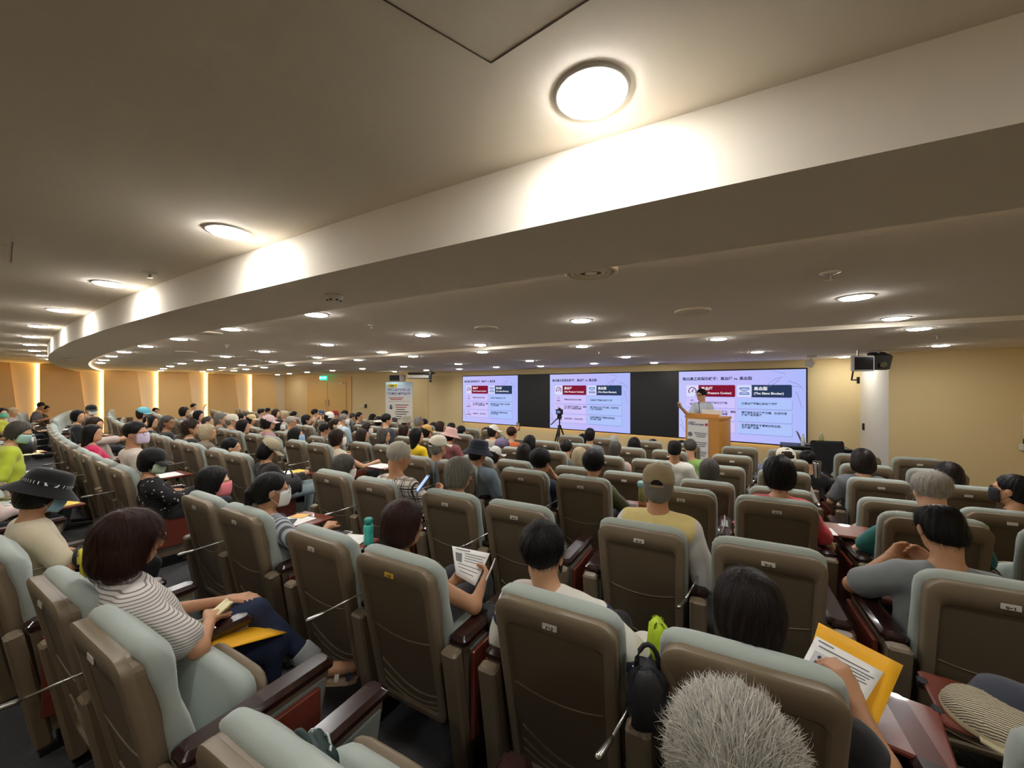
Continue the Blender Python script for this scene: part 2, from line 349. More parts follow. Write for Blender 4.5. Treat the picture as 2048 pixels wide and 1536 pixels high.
def build_slide(i, x0, wd):
    X = lambda u: x0 + u * wd; Z = lambda v: (1 - v) * LH
    sl = ob('slide', mesh_py('slide', [(X(0), -.004, 0), (X(1), -.004, 0), (X(1), -.004, LH), (X(0), -.004, LH)], [(0, 1, 2, 3)]), M_slide, led)
    def card(name, u0, u1, v0, v1, c, r=.03, y=-.008, rl=True, par=None):
        P = rrect(X(u0), X(u1), Z(v1), Z(v0), r, y, rl); Q = [(a, -.004, b) for a, _, b in P]
        mb = MB(); mb.loft([P, Q]); return mb.build(name, em(name + str(c), c), sl)
    def txt(s, u, v, size, c=(22, 26, 62), bold=.001, al='LEFT', name='lettering'):
        t = text_mesh(s, size, bold, al); o = ob(name, t, em('txt%s' % (c,), c), sl, (X(u), -.011, Z(v)), (PI / 2, 0, 0)); return o
    SC = wd / 2.6
    txt('揪出真正的隱形殺手：高血壓 vs. 高血脂', .035, .115, .086 * SC, bold=.002 * SC)
    card('icon_card', .07, .18, .205, .375, (224, 224, 255)); card('icon_card', .50, .615, .205, .375, (214, 222, 255))
    card('header_red', .175, .485, .205, .375, (132, 24, 52), rl=False); card('header_navy', .61, .905, .205, .375, (44, 60, 92), rl=False)
    txt('高血壓', .20, .258, .088 * SC, (250, 245, 250), .002 * SC); txt('(The Pressure Cooker)', .20, .322, .070 * SC, (250, 245, 250), .0018 * SC)
    txt('高血脂', .63, .258, .088 * SC, (250, 250, 255), .002 * SC); txt('(The Silent Blocker)', .63, .322, .070 * SC, (250, 250, 255), .0018 * SC)
    # gauge icon and artery icon
    gx, gz, gr = X(.124), Z(.29), .085 * SC
    mb = MB(); mb.tube([(gx + gr * math.cos(a), -.012, gz + gr * math.sin(a)) for a in np.linspace(-.7, PI + .7, 20)], .012 * SC, 6); mb.tube([(gx - .02 * SC, -.012, gz - .03 * SC), (gx + .035 * SC, -.012, gz + .04 * SC)], .012 * SC, 6)
    mb.build('gauge_icon', em('g', (120, 60, 110)), sl)
    mb = MB(); gx = X(.557)
    for k in (-1, 1):
        mb.box((gx, -.011, gz + k * .072 * SC), (.20 * SC, .004, .022 * SC))
        mb.tube([(gx + t * .1 * SC, -.011, gz + k * (.05 - .03 * math.cos(t * PI / 2)) * SC) for t in np.linspace(-1, 1, 11)], .009 * SC, 5)
    mb.build('artery_icon', em('b', (62, 92, 168)), sl)
    for k, (v0, v1) in enumerate(((.395, .535), (.56, .715), (.74, .885))):
        for shadow in (0, 1):
            d = 0 if shadow else .006
            cL, cR = ((178, 176, 232), (150, 166, 226)) if shadow == 0 else ((212, 200, 255), (178, 200, 255))
            y = -.006 if shadow == 0 else -.009
            card('row_card_shadow' if not shadow else 'row_card', .07 + (.004 if not shadow else 0), .485 + (.004 if not shadow else 0), v0 + (.010 if not shadow else 0), v1 + (.010 if not shadow else 0), cL, y=y)
            card('row_card_shadow' if not shadow else 'row_card', .50 + (.004 if not shadow else 0), .905 + (.004 if not shadow else 0), v0 + (.010 if not shadow else 0), v1 + (.010 if not shadow else 0), cR, y=y)
        L, R, cap = TXT[k]; vm = (v0 + v1) / 2
        txt(L, .20, vm - (.03 if '\n' in L else 0), .058 * SC, bold=.0012 * SC); txt(R, .535, vm - (.03 if '\n' in R else 0), .058 * SC, bold=.0012 * SC); txt(cap, .122, vm + .025, .058 * SC, al='CENTER')
        MB().tube([(X(.122) - .03 * SC, -.012, Z(vm - .03) - .02 * SC), (X(.122), -.012, Z(vm - .03) + .03 * SC), (X(.122) + .03 * SC, -.012, Z(vm - .03) - .02 * SC)], .008 * SC, 5).build('row_icon', em('g', (120, 60, 110)), sl)
    rnd = random.Random(5); mb = MB()
    for (u, v, a, ln, r) in ((.84, .01, -80, .55, .010), (.87, .01, -75, .62, .008), (.84, .10, 190, .30, .006), (.82, .13, 215, .26, .006), (.86, .06, 160, .3, .005), (.93, .30, -60, .25, .005), (.90, .22, -20, .2, .005), (.88, .15, -40, .22, .006), (.02, .72, -60, .2, .006), (.01, .80, -50, .22, .006)):
        pts = []; x, z = X(u), Z(v); an = math.radians(a)
        for k in range(9):
            if x > X(.985) or x < X(.01) or z > LH - .02: break
            pts.append((x, -.0055, z)); an += rnd.uniform(-.22, .22); x += math.cos(an) * ln * LH / 9; z += math.sin(an) * ln * LH / 9
        if len(pts) > 2: mb.tube(pts, [r * SC * (1 - .6 * k / len(pts)) for k in range(len(pts))], 5)
    mb.build('vessel_drawing', em('vein', (138, 128, 186)), sl)
    return sl
XS = [(ledx(928) - ledx(928), ledx(1037.7) - ledx(928)), (ledx(1102) - ledx(928), ledx(1262) - ledx(1102)), (ledx(1359) - ledx(928), SW)]
for i, (x0, wd) in enumerate(XS): build_slide(i, x0, wd)
for a, b in ((1037.7, 1102), (1262, 1359)):
    MB().box(((ledx(a) + ledx(b)) / 2 - ledx(928), -.002, LH / 2), (ledx(b) - ledx(a), .006, LH)).build('blank_panel', mat('led_black', (30, 30, 31), .5), led)

ust = thing('screen_base_light', 'warm light strip hidden under the lower edge of the video wall', 'light', (ledx(928), LEDY - .016, LZ0 + .02))
MB().box((LW / 2, 0, 0), (LW - .1, .02, .012)).build('light_strip', mat('base_strip', emit=(255, 214, 150), es=7.0), ust); MB().box((LW / 2, .004, .016), (LW - .1, .024, .016)).build('channel', M_black, ust)
# ------------------------------------------------------------ podium, speaker desk, banner, tripod camera, monitors
PX, PY = ray(1413, 7.5); PRZ = math.radians(-14)
pod = thing('podium', 'light oak speaker podium with a printed poster on its front', 'podium', (PX, PY, F_STAGE), PRZ)
PH = 1.30
prof = [(.31, -.20), (.34, -.15), (.36, -.02), (.36, .20), (.345, .24), (-.345, .24), (-.36, .20), (-.36, -.02), (-.34, -.15), (-.31, -.20)]
MB().prism([(x * .9, y * .9) for x, y in prof], 0, .08).build('plinth', mat('podium_plinth', (90, 58, 28), .5), pod)
MB().prism(prof, .08, PH - .05).build('body', M_podium, pod, angle=30)
MB().prism([(x * 1.04, y * 1.06) for x, y in prof], PH - .05, PH - .015).build('top', M_podium, pod)
MB().box((0, -.15, PH + .01), (.6, .02, .05)).build('lip', M_podium, pod)
po = MB().box((-.075, -.206, .83), (.40, .006, .80)).build('poster', M_paper, pod)
mb = MB(); ink = mat('poster_red', (196, 60, 56), .7)
ob('heading', text_mesh('公益講座\n揪出真正的隱形殺手', .034, .0012), mat('poster_navy', (70, 60, 120), .7), po, (-.255, -.2105, 1.14), (PI / 2, 0, 0))
MB().tube([(.09, -.212, 1.135), (.09, -.2095, 1.135)], .028, 12).build('stamp', ink, po)
for k in range(3):
    z = .93 - k * .18
    MB().tube([(-.22, -.2115, z), (-.22, -.2095, z)], .045, 14).build('portrait', mat('poster_grey', (120, 120, 124), .7), po)
    for q in range(3): MB().box((-.02, -.2105, z + .035 - q * .035), (.24 - .04 * q, .003, .012)).build('print_line', mat('poster_ink', (70, 70, 74), .7), po)
for k, sx in ((0, -.13),):
    mic = tag(MB().tube([(0, 0, 0), (0, .02, .12), (0, -.02, .22), (0, -.06, .27)], [.007, .006, .006, .012]).build('podium_microphone', M_black, loc=(PX - .14, PY + .06, F_STAGE + PH - .014)), 'black gooseneck microphone on the oak podium', 'microphone')
doc = tag(MB().rbox((0, 0, .06), (.36, .03, .12), .004).build('document_stand', M_paper, loc=(PX + .08, PY + .05, F_STAGE + PH - .014), rot=(0, 0, PRZ)), 'white upright document stand on top of the podium', 'stand')
# roll-up banner
bx_, by_ = ray(798, 15.2)
ban = thing('rollup_banner', 'white and pale blue roll up banner with yellow tag and portrait photo', 'banner', (bx_, by_, F_STAGE), math.radians(28))
BW, BH = 1.12, 2.0
MB().rbox((0, 0, .05), (BW + .06, .22, .1), .02).build('base', M_metal, ban)
MB().tube([(0, .06, .1), (0, .06, BH + .02)], .015).build('pole', M_metal, ban)
def banner_mat():
    m = bpy.data.materials.new('banner_print'); m.use_nodes = True; nt = m.node_tree; b = nt.nodes['Principled BSDF']; b.inputs['Roughness'].default_value = .5
    tc = nt.nodes.new('ShaderNodeTexCoord'); sp = nt.nodes.new('ShaderNodeSeparateXYZ'); cr = nt.nodes.new('ShaderNodeValToRGB')
    nt.links.new(tc.outputs['Generated'], sp.inputs[0]); nt.links.new(sp.outputs[2], cr.inputs[0])
    cr.color_ramp.elements[0].color = lin((236, 228, 214)); cr.color_ramp.elements[1].color = lin((170, 205, 220))
    e = cr.color_ramp.elements.new(.62); e.color = lin((240, 234, 222)); e = cr.color_ramp.elements.new(.85); e.color = lin((208, 220, 238))
    nt.links.new(cr.outputs[0], b.inputs['Base Color']); return m
sh = MB().box((0, 0, BH / 2 + .05), (BW, .012, BH)).build('sheet', banner_mat(), ban)
MB().rbox((-.25, -.008, BH - .10), (.38, .004, .13), .002).build('yellow_tag', mat('tag_yellow', (232, 214, 70), .6), sh)
ob('tag_lettering', text_mesh('公益講座', .085, .002, 'CENTER'), M_ink, sh, (-.25, -.0115, BH - .10), (PI / 2, 0, 0))
bn = mat('banner_violet', (112, 96, 140), .6); br = mat('banner_red', (190, 70, 70), .6)
ob('heading', text_mesh('守護心血管健康人生', .105, .0025, 'CENTER'), bn, sh, (0, -.0075, BH - .27), (PI / 2, 0, 0)); ob('heading', text_mesh('預防慢性三高養生講座', .10, .003, 'CENTER'), bn, sh, (-.02, -.0075, BH - .42), (PI / 2, 0, 0))
for k in range(2): MB().box((-.12, -.008, BH - .58 - .06 * k), (.62 - .15 * k, .003, .03)).build('print_line', br, sh)
MB().box((0, -.008, BH - .72), (.92, .003, .008)).build('rule', bn, sh)
MB().rbox((.03, -.008, BH - 1.12), (.98, .003, .68), .001).build('text_panel', mat('banner_cream', (244, 236, 220), .6), sh)
MB().tube([(-.33, -.013, BH - .94), (-.33, -.0095, BH - .94)], .1, 20).build('portrait_circle', mat('poster_pale', (206, 206, 210), .7), sh)
MB().add([(-.38, -.0142, BH - 1.02), (-.28, -.0142, BH - 1.02), (-.30, -.0142, BH - .93), (-.36, -.0142, BH - .93)], [(0, 1, 2, 3)]).tube([(-.33, -.0145, BH - .89), (-.33, -.0135, BH - .89)], .035, 12).build('portrait_photo', mat('poster_dark', (58, 54, 58), .7), sh)
for k in range(7): MB().box((.12 - (k % 3) * .03, -.0105, BH - .86 - .09 * k), (.56 - .1 * (k % 3), .003, .03)).build('print_line', (br if k == 1 else mat('poster_ink', (70, 70, 74), .7)), sh)
# tripod camera
tx, ty = ray(1119, 8.2)
tri = thing('camera_tripod', 'black tripod standing before the middle screen', 'tripod', (tx, ty, F_FRONT), .3)
AP = EYE - (853 - HORY) / FOC * 8.2 - F_FRONT; TOPZ = EYE - (828 - HORY) / FOC * 8.2 - F_FRONT
for k in range(3):
    a = k * 2 * PI / 3 + .4; L = MB().tube([(.02 * math.cos(a), .02 * math.sin(a), AP), (.42 * math.cos(a), .42 * math.sin(a), .02)], [.018, .012]).build('leg', M_black, tri)
    MB().tube([(.42 * math.cos(a), .42 * math.sin(a), 0), (.42 * math.cos(a), .42 * math.sin(a), .03)], .016).build('foot', M_black, L)
    MB().tube([(.02 * math.cos(a), .02 * math.sin(a), AP - .4), (.19 * math.cos(a), .19 * math.sin(a), AP - .42)], .007).build('brace', M_black, tri)
MB().tube([(0, 0, AP - .45), (0, 0, TOPZ - .05)], .014).build('centre_column', M_black, tri)
MB().rbox((0, 0, AP), (.07, .07, .06), .01).build('collar', M_black, tri)
MB().rbox((0, 0, TOPZ - .06), (.09, .09, .09), .015).build('head', M_black, tri)
MB().tube([(0, 0, TOPZ - .05), (-.15, -.15, TOPZ - .22)], .012).build('pan_handle', M_black, tri)
vc = thing('video_camera', 'small black camera with a flip screen on the tripod', 'camera', (tx, ty, F_FRONT + TOPZ - .015), .3)
MB().rbox((0, 0, .06), (.14, .09, .12), .015).build('body', M_black, vc); MB().tube([(0, .04, .06), (0, .13, .06)], [.045, .05], 14).build('lens', M_black, vc)
MB().rbox((-.01, -.05, .06), (.075, .012, .055), .004).build('screen', mat('camera_screen', emit=(90, 110, 150), es=.5), vc); MB().rbox((0, 0, .13), (.05, .06, .03), .008).build('viewfinder', M_black, vc)
# monitor arm on the right return wall
mx_, my_ = ray(1725, 6.35); mz = EYE + (HORY - 727) / FOC * 6.35
mon = thing('wall_monitor', 'silver framed monitor on a wall arm beside the right screen', 'monitor', (mx_, my_, mz), math.radians(30))
MB().rbox((0, 0, 0), (.33, .06, .26), .012).build('frame', mat('silver_plastic', (206, 204, 198), .35), mon); MB().box((0, -.031, 0), (.28, .006, .21)).build('display', mat('dark_display', (24, 27, 36), .15), mon)
MB().tube([(0, .03, 0), (.05, .25, .02)], .03).build('arm', M_metal, mon); MB().tube([(0, .1, .12), (0, .1, Z_C - mz)], .018).build('ceiling_rod', M_metal, mon)
mb = MB().tube([(-.14, .0, -.12), (-.15, .02, -.27), (.02, .12, -.27)], .012); mb.build('cable_bracket', M_black, mon); MB().tube([(.02, .12, -.22), (.02, .12, -.33)], .02).build('bracket_end', M_black, mon)
sx_, sy_ = ray(1757, 6.6)
spk = thing('wall_speaker', 'dark loudspeaker box hanging behind the silver framed monitor', 'speaker', (sx_, sy_, EYE + (HORY - 722) / FOC * 6.6), math.radians(20))
MB().rbox((0, 0, 0), (.26, .24, .26), .02, Matrix.Rotation(.35, 3, 'X')).build('cabinet', mat('speaker_dark', (52, 50, 46), .7), spk); MB().tube([(0, 0, .1), (0, 0, Z_C - spk.location.z)], .02).build('bracket', M_metal, spk)
MB().tube([(.0, -.10, -.05), (.0, -.14, -.07)], .05, 14).build('driver', M_metal, spk)
# spotlights by the right screen
qx, qy = ray(1624, 7.6)
sp_ = thing('spot_lamp', 'small white spotlight on the ceiling edge above the right screen corner', 'spotlight', (qx, qy, Z_C), 0)
MB().rbox((0, 0, -.02), (.16, .1, .04), .008).build('base', M_trimw, sp_); MB().tube([(0, 0, -.03), (-.02, 0, -.08)], .015).build('joint', M_trimw, sp_); MB().rbox((-.04, 0, -.15), (.16, .16, .13), .02, Matrix.Rotation(.5, 3, 'Y')).build('lamp_head', M_trimw, sp_)
# ultra short projector on the left
jx, jy = ray(795, 14.8); jz = EYE + (HORY - 756) / FOC * 14.8
prj = thing('projector', 'projector box with dark front hung under the ceiling above the banner', 'projector', (jx, jy, jz), math.radians(20))
MB().rbox((0, 0, 0), (.5, .4, .28), .03).build('case', mat('cream_plastic', (206, 196, 176), .5), prj); MB().box((0, -.2, 0), (.42, .02, .2)).build('front', M_black, prj)
MB().tube([(0, 0, .14), (0, 0, Z_C - jz)], .04).build('mount', M_metal, prj)
kx, ky = ray(838, 14.6); kz = EYE + (HORY - 753) / FOC * 14.6
cs = thing('screen_housing', 'long silver screen housing under the ceiling right of the projector', 'screen housing', (kx, ky, kz), math.radians(18))
MB().rbox((0, 0, 0), (.98, .18, .17), .03).build('case', M_metal, cs); MB().box((.1, 0, .12), (1.1, .1, .07)).build('mount', mat('speaker_dark', (52, 50, 46), .7), cs)
lx_, ly_ = ray(861, 14.3); lz_ = EYE + (HORY - 752) / FOC * 14.3
lm = thing('hanging_microphone', 'black drop shaped fixture hanging beside the silver screen housing', 'fixture', (lx_, ly_, lz_), 0)
MB().lathe([(.07, .16), (.07, .12), (.05, -.06), (.03, -.12)], 12).build('stem', M_black, lm); MB().lathe([(.01, -.12), (.05, -.15), (.055, -.19), (.02, -.24)], 12).build('ball', M_black, lm); MB().tube([(0, 0, .15), (0, 0, Z_C - lz_)], .012).build('rod', M_black, lm)
# small wall boxes
def wallbox(px, py, zc, w_, h_, label, cat, m, rz=0):
    x, y = ray(px, zc); return tag(MB().rbox((0, 0, 0), (w_, .03, h_), .004).build(cat.replace(' ', '_'), m, loc=(x, y, EYE - (py - HORY) / FOC * zc), rot=(0, 0, rz)), label, cat)
pdir = math.atan2(PLAN[3][1] - PLAN[2][1], PLAN[3][0] - PLAN[2][0])
def on_poster(px):
    r = (px - 1024) / FOC; dx, dy = math.cos(YAW) * r - math.sin(YAW), math.sin(YAW) * r + math.cos(YAW)
    (ax, ay), (bx, by) = PLAN[2], PLAN[3]; ex_, ey_ = bx - ax, by - ay; den = dx * ey_ - dy * ex_
    return (ax * ey_ - ay * ex_) / den
for px, wd, m, lab in ((724, .2, M_panel, 'pale double switch plate on the wall left of the banner'), (731.5, .09, M_black, 'narrow black switch beside the pale plate left of the banner')):
    wallbox(px, 812, on_poster(px) - .03, wd, .16, lab, 'wall switch', m, pdir)
retd = math.atan2(PLAN[5][1] - PLAN[4][1], PLAN[5][0] - PLAN[4][0])
b1 = wallbox(1722, 853, 8.0, .05, .14, 'dark wall switch on the pale corner return', 'wall switch', M_black, retd + PI); b1.location = (1.085, 10.72, b1.location.z); b1.rotation_euler.z = retd
nt_ = thing('wall_notice', 'white printed notice sheet on the cream wall at the right edge', 'notice', (2.93, 9.50, 1.20), 0)
MB().box((0, 0, 0), (.26, .008, .36)).build('sheet', M_paper, nt_)
for k in range(7): MB().box((0, -.005, .12 - .036 * k), (.17, .003, .01)).build('print_line', mat('poster_ink', (70, 70, 74), .7), nt_)
hs = thing('sanitizer_holder', 'small white dispenser with dark label under the wall notice', 'dispenser', (2.86, 9.48, .87), 0)
MB().rbox((0, 0, 0), (.2, .08, .1), .01).build('body', M_trimw, hs); MB().box((0, -.01, .09), (.14, .03, .07)).build('label_box', mat('dark_brown', (60, 40, 26), .6), hs)
# presenter desk at right with laptop and bottles
qx, qy = ray(1628, 6.9)
dk = thing('presenter_desk', 'black cloth covered desk in front of the right screen', 'desk', (qx, qy, F_STAGE), math.radians(8))
DT = .80
MB().rbox((0, 0, DT - .02), (.95, .55, .04), .008).build('top', M_black, dk)
ring = lambda s, z: [(x * s + .012 * math.sin(k * 1.9) * (1 if z < .5 else 0), y * s, z) for k, (x, y) in enumerate([(.47 * math.cos(t) / max(abs(math.cos(t)), abs(math.sin(t))), .27 * math.sin(t) / max(abs(math.cos(t)), abs(math.sin(t)))) for t in np.linspace(0, 2 * PI, 41)[:-1]])]
MB().loft([ring(1.03, .02), ring(1.02, .4), ring(1.0, DT - .05)]).build('cloth_skirt', mat('black_cloth', (20, 20, 22), .9, bump=.2, scale=30), dk)
def on_desk(px, zc, z=DT): x, y = ray(px, zc); return (x, y, F_STAGE + z)
lp = thing('laptop', 'open dark laptop seen from the side on the black desk', 'laptop', on_desk(1620, 6.98), math.radians(95))
MB().rbox((0, 0, .01), (.34, .24, .018), .004).build('base', M_black, lp); MB().rbox((0, .15, .12), (.34, .012, .24), .004, Matrix.Rotation(-.35, 3, 'X')).build('lid', mat('laptop_grey', (70, 72, 72), .4), lp)
def bottle(loc, label, c, cap, s=1, cat='bottle', wrap=None):
    b = thing('drink_bottle', label, cat, loc, 0)
    MB().lathe([(.03 * s, 0), (.033 * s, .01 * s), (.033 * s, .13 * s), (.028 * s, .16 * s), (.013 * s, .19 * s), (.013 * s, .2 * s)], 16).build('body', c, b, True)
    MB().lathe([(.016 * s, .198 * s), (.016 * s, .222 * s)], 12).build('cap', cap, b, angle=30)
    if wrap: MB().lathe([(.0345 * s, .04 * s), (.0345 * s, .11 * s)], 16).build('wrap', wrap, b, True)
    return b
M_clear = mat('clear_plastic', (225, 232, 228), .15, spec=.6)
bottle(on_desk(1643, 6.88), 'tea bottle with green print standing on the black desk', mat('tea', (170, 165, 110), .2), M_trimw, 1.05, wrap=mat('green_wrap', (120, 150, 70), .5))
bottle(on_desk(1606, 6.85), 'clear water bottle at the left end of the black desk', M_clear, M_trimw, .95)
tag(MB().rbox((0, 0, .055), (.075, .012, .11), .003).build('name_card', M_paper, loc=on_desk(1632, 6.72), rot=(0, 0, .3)), 'white card standing on the black desk before the laptop', 'card')
tag(MB().rbox((0, 0, .008), (.2, .1, .015), .003).build('paper_pad', M_paper, loc=on_desk(1648, 6.78), rot=(0, 0, .2)), 'white paper pad at the right of the black desk', 'paper')
oc = thing('office_chair', 'black mesh swivel chair beside the presenter desk', 'chair', (*ray(1672, 6.0), F_FRONT), math.radians(200))
MB().rbox((0, 0, .47), (.5, .48, .07), .03).build('seat', M_black, oc); MB().rbox((0, -.25, .80), (.46, .05, .55), .03, Matrix.Rotation(.15, 3, 'X')).build('backrest', mat('mesh_black', (26, 27, 29), .8), oc)
MB().tube([(0, 0, .1), (0, 0, .45)], .03).build('column', M_black, oc)
for k in range(5):
    a = k * 2 * PI / 5; MB().tube([(0, 0, .1), (.28 * math.cos(a), .28 * math.sin(a), .07)], .022).build('base_leg', M_black, oc); MB().tube([(.28 * math.cos(a) - .02, .28 * math.sin(a), .03), (.28 * math.cos(a) + .02, .28 * math.sin(a), .03)], .03, 12).build('castor', M_black, oc)
for s_ in (-1, 1): MB().tube([(s_ * .26, -.1, .47), (s_ * .28, -.1, .68), (s_ * .28, .15, .68)], .018).build('armrest', M_black, oc)

# ------------------------------------------------------------ auditorium chairs
BT = .985
def yr(z): return .195 * (BT - z)          # rear plane of the leaning back
def outline(hw, z0, z1, rt, rb, n=6, hwb=None):
    hwb = hw if hwb is None else hwb; P = []
    for cx, cz, r, a in ((hw - rt, z1 - rt, rt, 0), (-hw + rt, z1 - rt, rt, 90), (-hwb + rb, z0 + rb, rb, 180), (hwb - rb, z0 + rb, rb, 270)):
        P += [(cx + r * math.cos(math.radians(a + 90 * k / n)), cz + r * math.sin(math.radians(a + 90 * k / n))) for k in range(n + 1)]
    return P
def lean(P, off): return [(x, yr(z) + off, z) for x, z in P]
def chair_meshes():
    D = {}
    o0 = outline(.236, .20, BT, .065, .05, hwb=.222); o1 = outline(.228, .208, BT - .008, .058, .044, hwb=.214); i0 = outline(.196, .235, BT - .095, .03, .03, hwb=.186); i1 = outline(.189, .242, BT - .102, .028, .028, hwb=.179)
    o2 = outline(.2375, .1985, BT + .0015, .0665, .0515, hwb=.2235)
    mb = MB(); mb.loft([lean(i1, .016), lean(o1, .016), lean(o0, .022), lean(o0, .088)]); D['back_shell'] = mb.mesh('back_shell'); D['back_panel'] = MB().loft([lean(i1, .0145), lean(i1, .017)]).mesh('back_panel')
    mb = MB(); mb.loft([lean(i1, .014), lean(i0, .001), lean(o1, 0), lean(o2, .008), lean(o2, .034), lean(o0, .036)], cap=False); D['back_frame'] = mb.mesh('back_frame', True); D['back_frame'].set_sharp_from_angle(angle=.9)
    # seams: one shallow smile across the middle, three swooping ridges below
    def ridge(za, zb, zc, x0, x1, r, n=14):
        mb = MB(); P = []
        for k in range(n + 1):
            t = k / n; x = x0 + (x1 - x0) * t; z = (1 - t) ** 2 * za + 2 * t * (1 - t) * zb + t * t * zc; P.append((x, yr(z) + .014, z))
        mb.tube(P, r, 6); return mb.mesh('ridge', True)
    D['seam1'] = ridge(.615, .555, .615, -.18, .18, .0035)
    D['seam2'] = ridge(.42, .27, .335, -.165, .175, .006); D['seam3'] = ridge(.35, .22, .30, -.17, .175, .005); D['seam4'] = ridge(.30, .20, .272, -.17, .175, .0045)
    # front cushion: head roll, hollow, lumbar swell
    Zs = [.36, .37, .42, .52, .62, .70, .77, .82, .86, .91, .95, .98, .998, 1.008, 1.01]
    Th = [.03, .055, .085, .105, .110, .100, .078, .078, .092, .108, .105, .088, .062, .035, .012]
    Wd = [.20, .225, .24, .245, .248, .249, .250, .250, .250, .250, .246, .236, .215, .185, .16]
    rings = []
    for z, t, a in zip(Zs, Th, Wd):
        r = []; zz = min(z, BT)
        for k in range(28):
            u = 2 * PI * k / 28; cu, su = math.cos(u), math.sin(u); e = .38
            x = a * math.copysign(abs(cu) ** e, cu); y = t / 2 * math.copysign(abs(su) ** .6, su)
            r.append((x, yr(zz) + .048 + .045 + y * (1 if y > 0 else .9) - (.0 if z < .97 else .012), z))
        rings.append(r)
    mb = MB(); mb.loft(rings); D['backrest'] = mb.mesh('backrest', True)
    # seat pad, folded about its hinge
    def pad(hw, d, z0, z1, name):
        rings = []
        for z, q in ((z0, .9), (z0 + .015, .98), ((z0 + z1) / 2, 1), (z1 - .02, .985), (z1, .9)):
            r = []
            for k in range(24):
                u = 2 * PI * k / 24; cu, su = math.cos(u), math.sin(u)
                r.append((hw * q * math.copysign(abs(cu) ** .35, cu), d / 2 + d / 2 * q * math.copysign(abs(su) ** .4, su), z))
            rings.append(r)
        mb = MB(); mb.loft(rings); return mb.mesh(name, True)
    D['seat'] = pad(.235, .42, 0, .095, 'seat'); D['seat_pan'] = pad(.230, .42, -.045, .005, 'seat_pan')
    # arms
    A = MB().rbox((0, .38, .645), (.10, .52, .05), .016); D['armrest'] = A.mesh('armrest', True); D['armrest'].set_sharp_from_angle(angle=.6)
    P = [(.20, .10), (.52, .10), (.62, .62), (.13, .62)]
    D['arm_panel'] = MB().loft([[(-.03, y, z) for y, z in P], [(.03, y, z) for y, z in P]]).mesh('arm_panel')
    P = [(.23, .17), (.51, .17), (.60, .60), (.17, .60)]
    D['side_panel'] = MB().loft([[(.03, y, z) for y, z in P], [(.042, y, z) for y, z in P]]).mesh('side_panel')
    D['stored_tablet'] = MB().rbox((0, .36, .40), (.022, .40, .40), .004).mesh('stored_tablet')
    D['leg'] = MB().box((0, .33, .06), (.05, .22, .12)).mesh('leg'); D['foot'] = MB().box((0, .33, .008), (.07, .34, .016)).mesh('foot')
    D['rear_post'] = MB().rbox((0, .13, .34), (.085, .06, .60), .01, Matrix.Rotation(.16, 3, 'X')).mesh('rear_post')
    D['mic_base'] = MB().rbox((0, .40, .674), (.05, .17, .012), .004).mesh('mic_base')
    D['gooseneck'] = MB().tube([(0, .46, .675), (0, .46, .70), (0, .445, .725), (0, .40, .735), (0, .25, .725), (-.02, .08, .715), (-.05, -.07, .70)], [.009, .006, .006, .006, .005, .005, .005], 8).mesh('gooseneck', True)
    D['mic_head'] = MB().tube([(-.05, -.07, .70), (-.055, -.085, .698), (-.075, -.15, .692), (-.078, -.16, .691)], [.006, .010, .011, .006], 10).mesh('mic_head', True)
    D['plate'] = MB().rbox((0, yr(.925) - .0025, .925), (.058, .005, .024), .002).mesh('plate')
    D['tablet'] = MB().rbox((0, 0, 0), (.36, .30, .020), .006).mesh('tablet')
    D['tablet_arm'] = MB().tube([(0, 0, -.06), (0, 0, -.012)], .016).box((0, 0, -.016), (.03, .26, .012)).mesh('tablet_arm')
    D['hinge'] = MB().rbox((0, 0, 0), (.03, .04, .03), .004).mesh('hinge')
    return D
CM = chair_meshes()
PLATE_TXT = {}
GROUPS = {'R': 'auditorium chairs in the right block', 'M': 'auditorium chairs in the middle block', 'L': 'auditorium chairs in the left block'}
